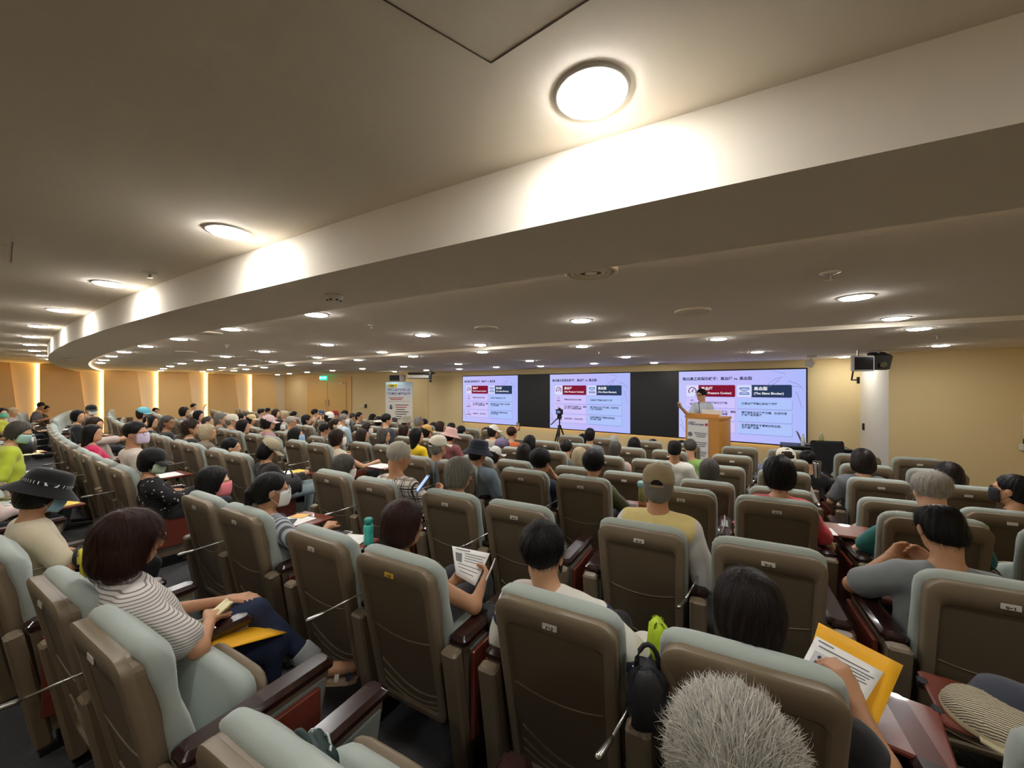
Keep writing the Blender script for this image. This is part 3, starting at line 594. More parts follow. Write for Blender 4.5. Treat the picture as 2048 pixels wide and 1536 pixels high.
def make_chair(x, y, z, rz, label, group, kind, occupied, number=None, yellow=False, tablet=None, detail=True):
    """kind: 'l' = left seat of a pair (own tablet arm on its left, shared microphone arm on its right), 'r' = right seat (tablet arm on its right)"""
    c = thing('auditorium_chair', label, 'chair', (x, y, z), rz, group)
    put = lambda n, k, m, loc=None, rot=None, par=None: ob(n, CM[k], m, par or c, loc, rot)
    sh = put('back_shell', 'back_shell', M_shell); put('back_panel', 'back_panel', M_shell2); put('back_frame', 'back_frame', M_shell)
    if detail:
        for k in (1, 2, 3, 4): put('seam', 'seam%d' % k, M_shell, par=sh)
    put('backrest', 'backrest', M_fab)
    if occupied: put('seat', 'seat', M_fab, (0, .22, .37), (math.radians(3), 0, 0)); put('seat_pan', 'seat_pan', M_shell, (0, .22, .37), (math.radians(3), 0, 0))
    else: put('seat', 'seat', M_fab, (0, .31, .28), (math.radians(74), 0, 0)); put('seat_pan', 'seat_pan', M_shell, (0, .31, .28), (math.radians(74), 0, 0))
    pl = put('number_plate', 'plate', M_plate_y if yellow else M_plate)
    if number:
        if number not in PLATE_TXT: PLATE_TXT[number] = text_mesh(number, .024, .0006, 'CENTER')
        ob('number', PLATE_TXT[number], M_ink, pl, (0, yr(.925) - .0056, .925), (PI / 2 - .19, 0, 0))
    def arm(ax, mic, side):
        sub = lambda n, k, m: put(n, k, m, (ax, 0, 0))
        a = sub('armrest', 'armrest', M_dark); sub('arm_panel', 'arm_panel', M_shell); sub('leg', 'leg', M_black); sub('foot_plate', 'foot', M_black)
        put('rear_post', 'rear_post', M_shell, (ax - side * .0, 0, 0))
        if mic:
            ob('microphone_base', CM['mic_base'], M_metal, a, (0, 0, 0)); ob('gooseneck', CM['gooseneck'], M_metal, a); ob('microphone_head', CM['mic_head'], M_metal, a)
        else:
            o = put('side_panel', 'side_panel', M_grey, (ax, 0, 0)); 
            if side < 0: o.scale.x = 1
            else: o.scale.x = 1
            put('stored_tablet', 'stored_tablet', M_tab, (ax + side * .058, 0, 0))
    if kind == 'l': arm(-.305, False, -1); arm(.30, True, 1)
    elif kind == 'r': arm(.305, False, 1)
    if tablet:
        tx_, ty_, tz_, tr = tablet
        t = put('writing_tablet', 'tablet', M_tab, (tx_, ty_, tz_), (0, 0, tr)); ob('tablet_arm', CM['tablet_arm'], M_black, t, (.12, 0, 0))
        for q in (-.08, .08): ob('hinge', CM['hinge'], M_black, t, (-.18, q, -.002))
    return c
ROWY = {8: -.30, 7: .57, 6: 1.55, 5: 2.53, 4: 3.58, 3: 4.50, 2: 5.40, 1: 6.30}
ROWZ = {r: (F_FRONT if r <= 4 else 0) for r in ROWY}
RIGHT = [1.29, .68, -.116, -.725, -1.525, -2.11, -2.93, -3.52]     # kinds: seat 0 is the right seat of the pair (0,1)
RKIND = ['r', 'l', 'r', 'l', 'r', 'l', 'r', 'l']
RIGHT8 = [.55, -.04, -.90, -1.83, -2.45, -3.27]; RKIND8 = ['r', 'l', 'l', 'r', 'l', 'r']
MID = []; x_ = -5.40
for k in range(12): MID.append(x_); x_ -= (.60 if k % 2 == 0 else .80)
MKIND = ['r' if k % 2 == 0 else 'l' for k in range(12)]
LEFT = []; x_ = -14.9
for k in range(8): LEFT.append(x_); x_ -= (.60 if k % 2 == 0 else .80)
def rowy(r, x): return arc(ROWY[r], x) - (.11 * min(1, max(0, (-2.6 - x))) if r == 8 else 0)
TAKEN = {}      # (row, block, index) -> tablet spec, filled by the audience table

# ------------------------------------------------------------ implicit-surface modelling of people
F32 = np.float32
class Grid:
    def __init__(s, lo, hi, h):
        s.h = h; s.lo = np.array(lo, F32); s.n = np.ceil((np.array(hi) - s.lo) / h).astype(int) + 1
        s.ax = [(s.lo[i] + h * np.arange(s.n[i])).astype(F32) for i in range(3)]
        s.d = np.full(s.n, .3, F32); s.raw = np.full(s.n, 9, F32); s.tag = np.zeros(s.n, np.uint8)
    def sub(s, lo, hi, pad):
        sl = tuple(slice(max(0, int((lo[i] - pad - s.lo[i]) / s.h)), max(1, min(int(s.n[i]), int((hi[i] + pad - s.lo[i]) / s.h) + 2))) for i in range(3))
        return sl, s.ax[0][sl[0]][:, None, None], s.ax[1][sl[1]][None, :, None], s.ax[2][sl[2]][None, None, :]
    def put(s, sl, p, k, t):
        d = s.d[sl]
        if t is not None:
            raw = s.raw[sl]; m = p < raw; s.tag[sl] = np.where(m, t, s.tag[sl]); s.raw[sl] = np.where(m, p, raw)
        if k > 0:
            q = np.clip(.5 + .5 * (d - p) / k, 0, 1); s.d[sl] = d * (1 - q) + p * q - k * q * (1 - q)
        else: s.d[sl] = np.minimum(d, p)
    def cone(s, a, b, ra, rb, k=.02, t=0, inf=0):
        a = np.array(a, F32); b = np.array(b, F32); ra += inf; rb += inf; r = max(ra, rb)
        sl, X, Y, Z = s.sub(np.minimum(a, b) - r, np.maximum(a, b) + r, k + 2 * s.h)
        ab = b - a; L = max(1e-8, float(ab @ ab)); q = np.clip(((X - a[0]) * ab[0] + (Y - a[1]) * ab[1] + (Z - a[2]) * ab[2]) / L, 0, 1)
        p = np.sqrt((X - a[0] - ab[0] * q) ** 2 + (Y - a[1] - ab[1] * q) ** 2 + (Z - a[2] - ab[2] * q) ** 2) - (ra + (rb - ra) * q); s.put(sl, p.astype(F32), k, t)
    def ellp(s, c, r, R, X, Y, Z):
        x, y, z = X - c[0], Y - c[1], Z - c[2]
        if R is not None: x, y, z = (R[0][i] * x + R[1][i] * y + R[2][i] * z for i in range(3)) if False else (R[0][0] * x + R[1][0] * y + R[2][0] * z, R[0][1] * x + R[1][1] * y + R[2][1] * z, R[0][2] * x + R[1][2] * y + R[2][2] * z)
        k0 = np.sqrt((x / r[0]) ** 2 + (y / r[1]) ** 2 + (z / r[2]) ** 2); k1 = np.sqrt((x / r[0] ** 2) ** 2 + (y / r[1] ** 2) ** 2 + (z / r[2] ** 2) ** 2) + 1e-6
        return (k0 * (k0 - 1) / k1).astype(F32)
    def ell(s, c, r, R=None, k=.02, t=0, inf=0):
        r = [v + inf for v in r]; m = max(r) if R is not None else None; c = np.array(c, F32)
        e = np.array([m] * 3) if m else np.array(r)
        sl, X, Y, Z = s.sub(c - e, c + e, k + 2 * s.h); s.put(sl, s.ellp(c, r, R, X, Y, Z), k, t)
    def cut(s, c, r, R=None, k=.01):
        c = np.array(c, F32); e = np.array([max(r)] * 3); sl, X, Y, Z = s.sub(c - e, c + e, k + s.h)
        p = -s.ellp(c, r, R, X, Y, Z); d = s.d[sl]; q = np.clip(.5 - .5 * (d - p) / k, 0, 1); s.d[sl] = d * (1 - q) + p * q + k * q * (1 - q)
    def plane(s, n, o, k=.006):     # keep the side n.p > o
        p = o - (s.ax[0][:, None, None] * n[0] + s.ax[1][None, :, None] * n[1] + s.ax[2][None, None, :] * n[2]); q = np.clip(.5 - .5 * (s.d - p) / k, 0, 1)
        s.d = (s.d * (1 - q) + p * q + k * q * (1 - q)).astype(F32)
    def noise(s, fn): s.d = (s.d + fn(s.ax[0][:, None, None], s.ax[1][None, :, None], s.ax[2][None, None, :])).astype(F32)
    def mesh(s, name, tags=False):
        d = s.d; d[0] = d[-1] = .3; d[:, 0] = d[:, -1] = .3; d[:, :, 0] = d[:, :, -1] = .3
        g = d < 0; cnt = np.zeros(np.array(d.shape) - 1, np.uint8); offs = [(i, j, k) for i in (0, 1) for j in (0, 1) for k in (0, 1)]
        N = cnt.shape
        for i, j, k in offs: cnt += g[i:i + N[0], j:j + N[1], k:k + N[2]]
        act = (cnt > 0) & (cnt < 8); ijk = np.argwhere(act); idx = np.full(N, -1, np.int32); idx[act] = np.arange(len(ijk))
        val = np.stack([d[ijk[:, 0] + o[0], ijk[:, 1] + o[1], ijk[:, 2] + o[2]] for o in offs], 1)
        pos = np.zeros((len(ijk), 3)); num = np.zeros((len(ijk), 1))
        for a in range(8):
            for b in range(a + 1, 8):
                da = np.abs(np.array(offs[a]) - np.array(offs[b]))
                if da.sum() != 1: continue
                va, vb = val[:, a], val[:, b]; m = (va < 0) != (vb < 0); t = np.where(m, va / np.where(m, va - vb, 1), 0)
                pos += np.where(m[:, None], np.array(offs[a]) + (np.array(offs[b]) - np.array(offs[a])) * t[:, None], 0); num += m[:, None]
        v = s.lo + s.h * (ijk + pos / num); F = []
        for ax in range(3):
            u, w_ = (ax + 1) % 3, (ax + 2) % 3
            sl0 = [slice(None)] * 3; sl1 = [slice(None)] * 3; sl0[ax] = slice(0, -1); sl1[ax] = slice(1, None)
            e = g[tuple(sl0)] != g[tuple(sl1)]; q = np.argwhere(e); q = q[(q[:, u] > 0) & (q[:, w_] > 0) & (q[:, u] < d.shape[u] - 1) & (q[:, w_] < d.shape[w_] - 1)]
            ins = g[q[:, 0], q[:, 1], q[:, 2]]; du = np.zeros(3, int); du[u] = 1; dw = np.zeros(3, int); dw[w_] = 1
            c = [q - du - dw, q - dw, q, q - du]; f = np.stack([idx[k[:, 0], k[:, 1], k[:, 2]] for k in c], 1)
            f = np.where(ins[:, None], f, f[:, ::-1]); F.append(f)
        F = np.concatenate(F); F = F[(F >= 0).all(1)]
        me = bpy.data.meshes.new(name); me.vertices.add(len(v)); me.vertices.foreach_set('co', v.astype(F32).ravel())
        me.loops.add(F.size); me.loops.foreach_set('vertex_index', F.ravel().astype(np.int32)); me.polygons.add(len(F))
        me.polygons.foreach_set('loop_start', np.arange(0, F.size, 4, dtype=np.int32)); me.polygons.foreach_set('use_smooth', np.ones(len(F), bool))
        if tags:
            tg = s.tag[ijk[:, 0], ijk[:, 1], ijk[:, 2]]; me.polygons.foreach_set('material_index', tg[F[:, 0]].astype(np.int32))
        me.update(); me.validate(); return me
def rotm(yaw, pitch=0, roll=0):
    return np.array(Matrix.Rotation(yaw, 3, 'Z') @ Matrix.Rotation(-pitch, 3, 'X') @ Matrix.Rotation(roll, 3, 'Y'), F32)   # pitch>0 nods down
def hand(G, w, f, n, side, curl, near, inf=0):
    """five fingers: w wrist, f pointing along the hand, n palm normal, side = +1 thumb towards +s"""
    w, f, n = (np.array(v, float) for v in (w, f, n)); f /= np.linalg.norm(f); n -= f * (n @ f); n /= np.linalg.norm(n) + 1e-9; s = np.cross(f, n) * side
    if not near:
        G.cone(w, w + f * .08, .028, .03, .02, 0); G.cone(w + f * .08, w + f * .13 + n * .04, .026, .016, .02, 0); return
    for k, (o, L) in enumerate(((.030, .068), (.010, .078), (-.010, .074), (-.029, .058))):
        kn = w + f * (.088 - .004 * k) + s * o; G.cone(w + s * o * .5 + f * .01, kn, .016, .0125, .012, 0)
        a = curl * .8; d1 = f * math.cos(a) + n * math.sin(a); m = kn + d1 * L * .52; a = curl * 1.7; d2 = f * math.cos(a) + n * math.sin(a)
        G.cone(kn, m, .0105, .0098, .004, 0); G.cone(m, m + d2 * L * .5, .0098, .0085, .003, 0)
    b = w + f * .022 + s * .026; m = b + f * .036 + s * .03 + n * .012; G.cone(w + f * .01 + s * .012, b, .017, .014, .012, 0); G.cone(b, m, .0135, .011, .006, 0); G.cone(m, m + f * .032 + s * .004 + n * .012, .011, .009, .003, 0)
def arm_pose(p, sd, T, o):
    sh = (sd * (.172 if not o.get('fem') else .158), .20 + o.get('fwd', 0), T - .355)
    if isinstance(p, (tuple, list)): e, wv = p[0], p[1]; n = p[2] if len(p) > 2 else (0, 0, -1); curl = p[3] if len(p) > 3 else .5
    else:
        e, wv, n, curl = {'lap': ((.25, .25, .67), (.11, .49, .645), (0, 0, -1), .35), 'write': ((.26, .32, .70), (.10, .58, .735), (0, -.3, -1), .8), 'hold': ((.24, .30, .70), (.10, .54, .80), (-.6, -.6, .2), .8),
            'up': ((.22, .40, T - .42), (.10, .52, T - .12), (-.3, .6, .2), .9), 'chin': ((.20, .44, .74), (.06, .36, T - .25), (-.3, -.6, .3), 1.1), 'side': ((.27, .16, .70), (.27, .44, .68), (0, 0, -1), .3)}[p]
        e = (e[0] * sd, *e[1:]); wv = (wv[0] * sd, *wv[1:]); n = (n[0] * sd, *n[1:])
    return sh, e, wv, n, curl
def body_fields(o, T, h, cloth=False):
    """sitting (default) or standing figure facing +Y; returns the filled grid"""
    fem = o.get('fem', False); near = h < .0105; k_ = o.get('bulk', 1.0) * (.93 if fem else 1.0); fw = o.get('fwd', 0); st = o.get('stand', False)
    hc = np.array([o.get('hx', 0), .232 + fw * 1.35 + o.get('hy', 0), T - .112]); R = rotm(o.get('yaw', 0), o.get('pitch', 0), o.get('roll', 0))
    arms = [arm_pose(o.get('armL', 'lap'), -1, T, o), arm_pose(o.get('armR', 'lap'), 1, T, o)]
    xs_ = [.33] + [abs(a[j][0]) + .14 for a in arms for j in (1, 2)]; ys_ = [.5 + fw] + [a[j][1] + .16 for a in arms for j in (1, 2)]; ymin = min([0.0] + [a[2][1] - .16 for a in arms])
    zl = 0 if not cloth else .3
    zmax = max([T] + [a[2][2] + .16 for a in arms]) + .03
    legs = o.get('legs', [((-.095, .36, .545), (-.12, .80, .53), (-.12, .76, .10), (-.13, .98, .04)), ((.095, .36, .545), (.12, .80, .53), (.12, .76, .10), (.13, .98, .04))])
    if st: legs = [((s_ * .09, .20, .92), (s_ * .10, .22, .50), (s_ * .11, .18, .09), (s_ * .13, .36, .04)) for s_ in (-1, 1)]
    lx = max(abs(q[0]) for L in legs for q in L) + .12; ly = max(q[1] for L in legs for q in L) + .12
    G = Grid((-max(max(xs_), lx), min(ymin, -.02), -.02 if not cloth else (.35 if not st else .8)), (max(max(xs_), lx), max(max(ys_), ly if not cloth else 0), zmax), h)
    hip = np.array((0, .34, .565)) if not st else np.array((0, .20, .98)); ch = np.array((0, .235 + fw * .7, T - .47)); inf = o.get('loose', .013) if cloth else 0; tt = 3
    sh0, sh1 = np.array(arms[0][0]), np.array(arms[1][0])
    G.ell(hip, (.165 * k_, .135, .115), None, .05, 1 if not cloth else 3, inf)
    mid = hip * .5 + ch * .5; G.ell(mid, (.142 * k_, .115 * o.get('bulk', 1), .17), None, .07, tt, inf); G.ell(ch, (.158 * k_, .108, .165), None, .06, tt, inf)
    up = (sh0 + sh1) / 2; G.cone(sh0 * .86 + up * .14, sh1 * .86 + up * .14, .062, .062, .05, tt, inf)
    nb = up + np.array((0, .0, .055 if not cloth else .028)); nt_ = hc + R @ np.array((0, -.03, -.06))
    for q in (sh0, sh1): G.cone(nb, q * .75 + up * .25 + np.array((0, 0, .012)), .046, .048, .05, tt, inf)
    if not cloth: G.cone(up, nt_, .058 if not fem else .049, .055 if not fem else .046, .03, 0)
    sl = o.get('sleeve', 'short'); cov = {'none': 0, 'short': .72, 'long': 2}[sl]
    for sd, (a, e, wv, n, curl) in zip((-1, 1), arms):
        a, e, wv = np.array(a), np.array(e), np.array(wv); r0, r1, r2, r3 = (.050, .041, .040, .027) if not fem else (.044, .036, .035, .024)
        r0 *= o.get('bulk', 1)
        if not cloth:
            G.cone(a, e, r0, r1, .03, 3 if cov > .5 else 0); G.cone(e, wv, r2, r3, .02, 0)
            hd = o.get('handL' if sd < 0 else 'handR', tuple(wv - e)); hand(G, wv, hd, n, -sd if n[2] < .5 else sd, curl, near)
        elif cov == 0: G.cone(a, a * .93 + e * .07, r0 * .9, r0 * .8, .03, 0, inf)
        else:
            t = min(1, cov); G.cone(a, a * (1 - t) + e * t, r0, r0 + .006, .03, 0, inf)
            if cov > 1: G.cone(e, e * .1 + wv * .9, r2 + .003, r3 + .008, .02, 0, inf)
    if not cloth:
        for hp, kn, an, to in legs:
            G.cone(hp, kn, .088 * k_, .066, .04, 1); G.cone(kn, an, .060, .042, .02, 1); an = np.array(an); to = np.array(to)
            sk = o.get('barefoot', False); G.cone(an, an + (0, -.02, -.05), .038, .036, .02, 0 if sk else 2); G.cone(an + (0, -.02, -.045) if not sk else an - (0, 0, .03), to, .038, .030, .03, 0 if sk else 2)
        P = lambda *q: hc + R @ np.array(q)
        G.ell(P(0, -.012, .026), (.074, .092, .088), R, .02, 0); G.ell(P(0, .018, -.03), (.061, .070, .082), R, .025, 0); G.ell(P(0, .036, -.078), (.042, .046, .034), R, .025, 0)
        G.cone(P(0, .086, .006), P(0, .100, -.032), .007, .012, .012, 0); G.ell(P(0, .074, .020), (.050, .018, .013), R, .012, 0); G.ell(P(0, .083, -.066), (.022, .010, .009), R, .008, 0)
        for s_ in (-1, 1):
            G.cut(P(s_ * .032, .094, .002), (.017, .014, .010), R, .008)
            G.ell(P(s_ * .077, -.006, -.014), (.009, .021, .032), R, .008, 0)
    elif o.get('wrinkle', 1):
        ph = random.random() * 9; G.noise(lambda X, Y, Z: .0035 * np.sin(38 * Z + 9 * np.sin(7 * X + ph) + 6 * Y) * np.sin(11 * X + 13 * Y + ph))
    return G, hc, R, arms, up
HAIRC = {}
def hair_mesh(style, vol=1.0, h=.0065):
    key = (style, vol, h)
    if key in HAIRC: return HAIRC[key]
    G = Grid((-.15, -.21, -.34), (.15, .15, .17), h); e = .004
    zb = {'short': (-.048, .55), 'thin': (-.05, .5), 'balding': (-.05, .5), 'bob': (-.128, .12), 'long': (-.27, 0), 'pony': (-.06, .45), 'bun': (-.06, .5), 'perm': (-.085, .35), 'crop': (-.06, .5), 'mid': (-.10, .28)}[style]
    s = vol
    G.ell((0, -.018, .033), (.083 * s, .102 * s, .092 * s), None, .02)
    if style in ('short', 'perm', 'mid'): G.ell((0, -.024, .045), (.086 * s, .098 * s, .088 * s), None, .02)
    if style in ('bob', 'mid', 'perm'): G.ell((0, -.030, -.015), (.096 * s, .092 * s, .115 * s), None, .03)
    if style == 'bob': G.ell((0, -.030, -.06), (.104 * s, .085 * s, .10), None, .03)
    if style == 'long': G.ell((0, -.030, -.02), (.095 * s, .088 * s, .12), None, .03); G.ell((0, -.055, -.14), (.098 * s, .055, .18), None, .04)
    if style in ('pony', 'bun', 'crop', 'thin', 'balding'): G.ell((0, -.04, -.02), (.080, .078, .09), None, .02)
    G.cut((0, .112, -.055), (.094, .088 if style in ('bob', 'long', 'mid') else .10, .135), None, .012)
    for k in (-1, 1):
        if style not in ('bob', 'long', 'mid'): G.cut((k * .09, .02, -.05), (.035, .045, .062), None, .01)
    if style in ('balding',): G.cut((0, -.008, .135), (.062, .085, .062), None, .01)
    G.plane((0, -zb[1], 1), zb[0], .008)
    if style == 'pony': G.cone((0, -.105, .02), (0, -.13, -.02), .024, .03, .012); G.cone((0, -.13, -.02), (0, -.125, -.2), .03, .010, .012)
    if style == 'bun': G.ell((0, -.115, .045), (.036, .032, .034), None, .01)
    am = {'perm': .006, 'thin': .001, 'crop': .001}.get(style, .0028)
    G.noise(lambda X, Y, Z: am * np.sin(34 * np.arctan2(X, Y + .03) + 22 * Z) * np.sin(17 * np.arctan2(X, Y + .03) - 31 * Z + 1.3) + (am * np.sin(150 * X) * np.sin(140 * Y) * np.sin(160 * Z) if style == 'perm' else 0))
    me = G.mesh('hair_' + style); HAIRC[key] = me; return me
def strands_mesh(src, n, L, rise, w0, seed=1, crown=(0, -.075, .09)):
    rnd = np.random.RandomState(seed); nv = len(src.vertices); co = np.zeros(nv * 3); no = np.zeros(nv * 3); src.vertices.foreach_get('co', co); src.vertices.foreach_get('normal', no); co = co.reshape(-1, 3); no = no.reshape(-1, 3)
    ok = np.where((no[:, 2] > -.55) & ~((co[:, 1] > .06) & (co[:, 2] < .03)))[0]; V = []; F = []
    pick = rnd.choice(ok, n); seg = 5; cr = np.array(crown)
    for i in pick:
        p = co[i] + rnd.uniform(-.003, .003, 3); nr = no[i]; out = p - cr; out[2] -= .06 + .5 * np.linalg.norm(out[:2]); out += rnd.normal(0, .018, 3)
        t = out - nr * (out @ nr); t /= np.linalg.norm(t) + 1e-9; ln = L * rnd.uniform(.5, 1.25); b = np.cross(t, nr); rs = rise * rnd.uniform(.2, 1.6); bend = rnd.normal(0, .25)
        m = len(V)
        for q in range(seg + 1):
            u = q / seg; c = p + t * ln * u + nr * (.001 + rs * ln * (u - .6 * u * u)) + b * bend * ln * u * u * .5 - nr * 9 * (ln * u) ** 2 * .35 * (1 - min(1, rs))
            wd = w0 * (1 - .85 * u); V += [c - b * wd, c + b * wd]
        F += [(m + 2 * q, m + 2 * q + 1, m + 2 * q + 3, m + 2 * q + 2) for q in range(seg)]
    return mesh_py('strands', V, F, True)
def hair_mat(name, c, c2=None):
    if name in MATS: return MATS[name]
    m = mat(name, c, .45, bump=.5, scale=26, var=.45, stretch=(6, 6, 1), spec=.2); return m
HAIRCOL = {'black': (20, 17, 16), 'brown': (44, 28, 20), 'dark': (32, 24, 21), 'grey': (118, 114, 106), 'darkgrey': (72, 68, 62), 'white': (198, 192, 178), 'silver': (160, 156, 146), 'henna': (54, 31, 24), 'blondgrey': (176, 160, 128)}
SKIN = {'a': (206, 158, 122), 'b': (190, 140, 104), 'c': (222, 178, 146), 'd': (172, 122, 88)}
def skin_mat(k): return mat('skin_' + k, SKIN[k], .55, bump=.05, scale=300, var=.06, sub=.12)
def cloth_mat(c, rough=.9): return mat('cloth_%d_%d_%d' % c, c, rough, bump=.25, scale=260, var=.05, sheen=.2)
# ---- wearables, in head coordinates
def el_ring(r, z, sy=1.14, n=28, cy=-.012): return [(r * math.cos(2 * PI * k / n), cy + r * sy * math.sin(2 * PI * k / n), z) for k in range(n)]
def wear_cap(par, c, style='cap', band=None):
    m = cloth_mat(c)
    if style == 'cap':
        MB().loft([el_ring(.090, .012), el_ring(.094, .045), el_ring(.088, .085), el_ring(.068, .115), el_ring(.035, .130), el_ring(.006, .134)]).build('crown', m, par, True)
        A = []; B = []
        for k in range(13):
            t = math.radians(35 + 110 * k / 12); A.append((.091 * math.cos(t), -.012 + .104 * math.sin(t), .022)); B.append((.088 * math.cos(t), .02 + .155 * math.sin(t), .006 - .02 * abs(math.cos(t))))
        mb = MB(); dn = lambda L: [(x, y, z - .004) for x, y, z in L]; mb.loft([[*A, *B[::-1]], [*dn(A), *dn(B)[::-1]]]); mb.build('visor', m, par)
        MB().lathe([(.007, 0), (.006, .005)], 10, (0, -.012, .133)).build('button', m, par)
        sf = lambda a_, z: ((.0965 - max(0, z - .045) * .15) * math.sin(a_), -.012 - (.0965 - max(0, z - .045) * .15) * 1.14 * math.cos(a_), z)
        V = [sf(0, .026)] + [sf(.36 * math.cos(t), .022 + .034 * math.sin(t)) for t in np.linspace(0, PI, 11)]
        MB().add(V, [(0, k, k + 1) for k in range(1, 11)]).build('back_opening', hair_mat('hair_dark', HAIRCOL['dark']), par)
        MB().loft([[sf(a_, z) for z in (.012, .024)] + [tuple(q * 1.03 if i_ < 2 else q for i_, q in enumerate(sf(a_, z))) for z in (.024, .012)] for a_ in np.linspace(-.42, .42, 9)]).build('back_strap', m, par)
    elif style == 'bucket':
        MB().loft([el_ring(.160, -.020), el_ring(.158, -.016), el_ring(.100, .040), el_ring(.096, .085), el_ring(.086, .122), el_ring(.06, .134), el_ring(.006, .136)]).build('crown', m, par, True)
        MB().loft([el_ring(.102, .040), el_ring(.1035, .058), el_ring(.0975, .058)], cap=False).build('hat_band', band or m, par, True)
    elif style == 'beanie':
        MB().loft([el_ring(.088, -.01), el_ring(.096, .02), el_ring(.094, .07), el_ring(.074, .11), el_ring(.04, .130), el_ring(.006, .136)]).build('crown', m, par, True)
        MB().loft([el_ring(.094, -.012), el_ring(.1, .0), el_ring(.098, .022), el_ring(.09, .022)], cap=False).build('hat_band', band or m, par, True)
    elif style == 'visor':
        MB().loft([el_ring(.092, .02), el_ring(.094, .05), el_ring(.09, .05)], cap=False).build('hat_band', m, par, True)
        MB().loft([el_ring(.15, .0, cy=.03), el_ring(.096, .05)], cap=False).build('brim', m, par, True)
def wear_mask(par, c):
    n, mm = 13, 7; V = []; F = []
    for j in range(mm):
        z = .0 - .105 * j / (mm - 1)
        for i in range(n):
            a = math.radians(-72 + 144 * i / (n - 1)); bul = 1 + .10 * math.sin(PI * j / (mm - 1)); V.append((.067 * bul * math.sin(a) * (1 - .1 * (j == 0 or j == mm - 1)), .020 + (.074 + .018 * (1 - abs(i - 6) / 6)) * bul * math.cos(a), z + .012 * (1 - abs(i - 6) / 6) * (1 if j == 0 else 0)))
    for j in range(mm - 1):
        for i in range(n - 1): F.append((j * n + i, j * n + i + 1, (j + 1) * n + i + 1, (j + 1) * n + i))
    o = ob('face_mask', mesh_py('mask', V, F, True), mat('mask_%d_%d_%d' % c, c, .8), par)
    md = o.modifiers.new('s', 'SOLIDIFY'); md.thickness = .002
    mb = MB()
    for s_ in (-1, 1): mb.tube([(s_ * .064, .045, -.012), (s_ * .076, .005, .012), (s_ * .08, -.02, -.005), (s_ * .078, -.018, -.035), (s_ * .064, .042, -.088)], .0016, 5)
    mb.build('ear_loop', mat('mask_%d_%d_%d' % c, c, .8), o)
def wear_glasses(par, c=(24, 22, 22)):
    m = mat('specs_%d' % c[0], c, .3); mb = MB(); 
    for s_ in (-1, 1):
        mb.tube([(s_ * .034 + .024 * math.cos(t), .103 - .012 * abs(math.cos(t) > 0) * 0, .004 + .019 * math.sin(t)) for t in np.linspace(0, 2 * PI, 17)], .0022, 6)
        mb.tube([(s_ * .058, .102, .010), (s_ * .078, .05, .012), (s_ * .083, -.005, .006), (s_ * .082, -.022, -.012)], .002, 6)
    mb.tube([(-.011, .104, .006), (0, .107, .009), (.011, .104, .006)], .002, 6); mb.build('glasses', m, par)
BODYC = {}
SEED = [0]
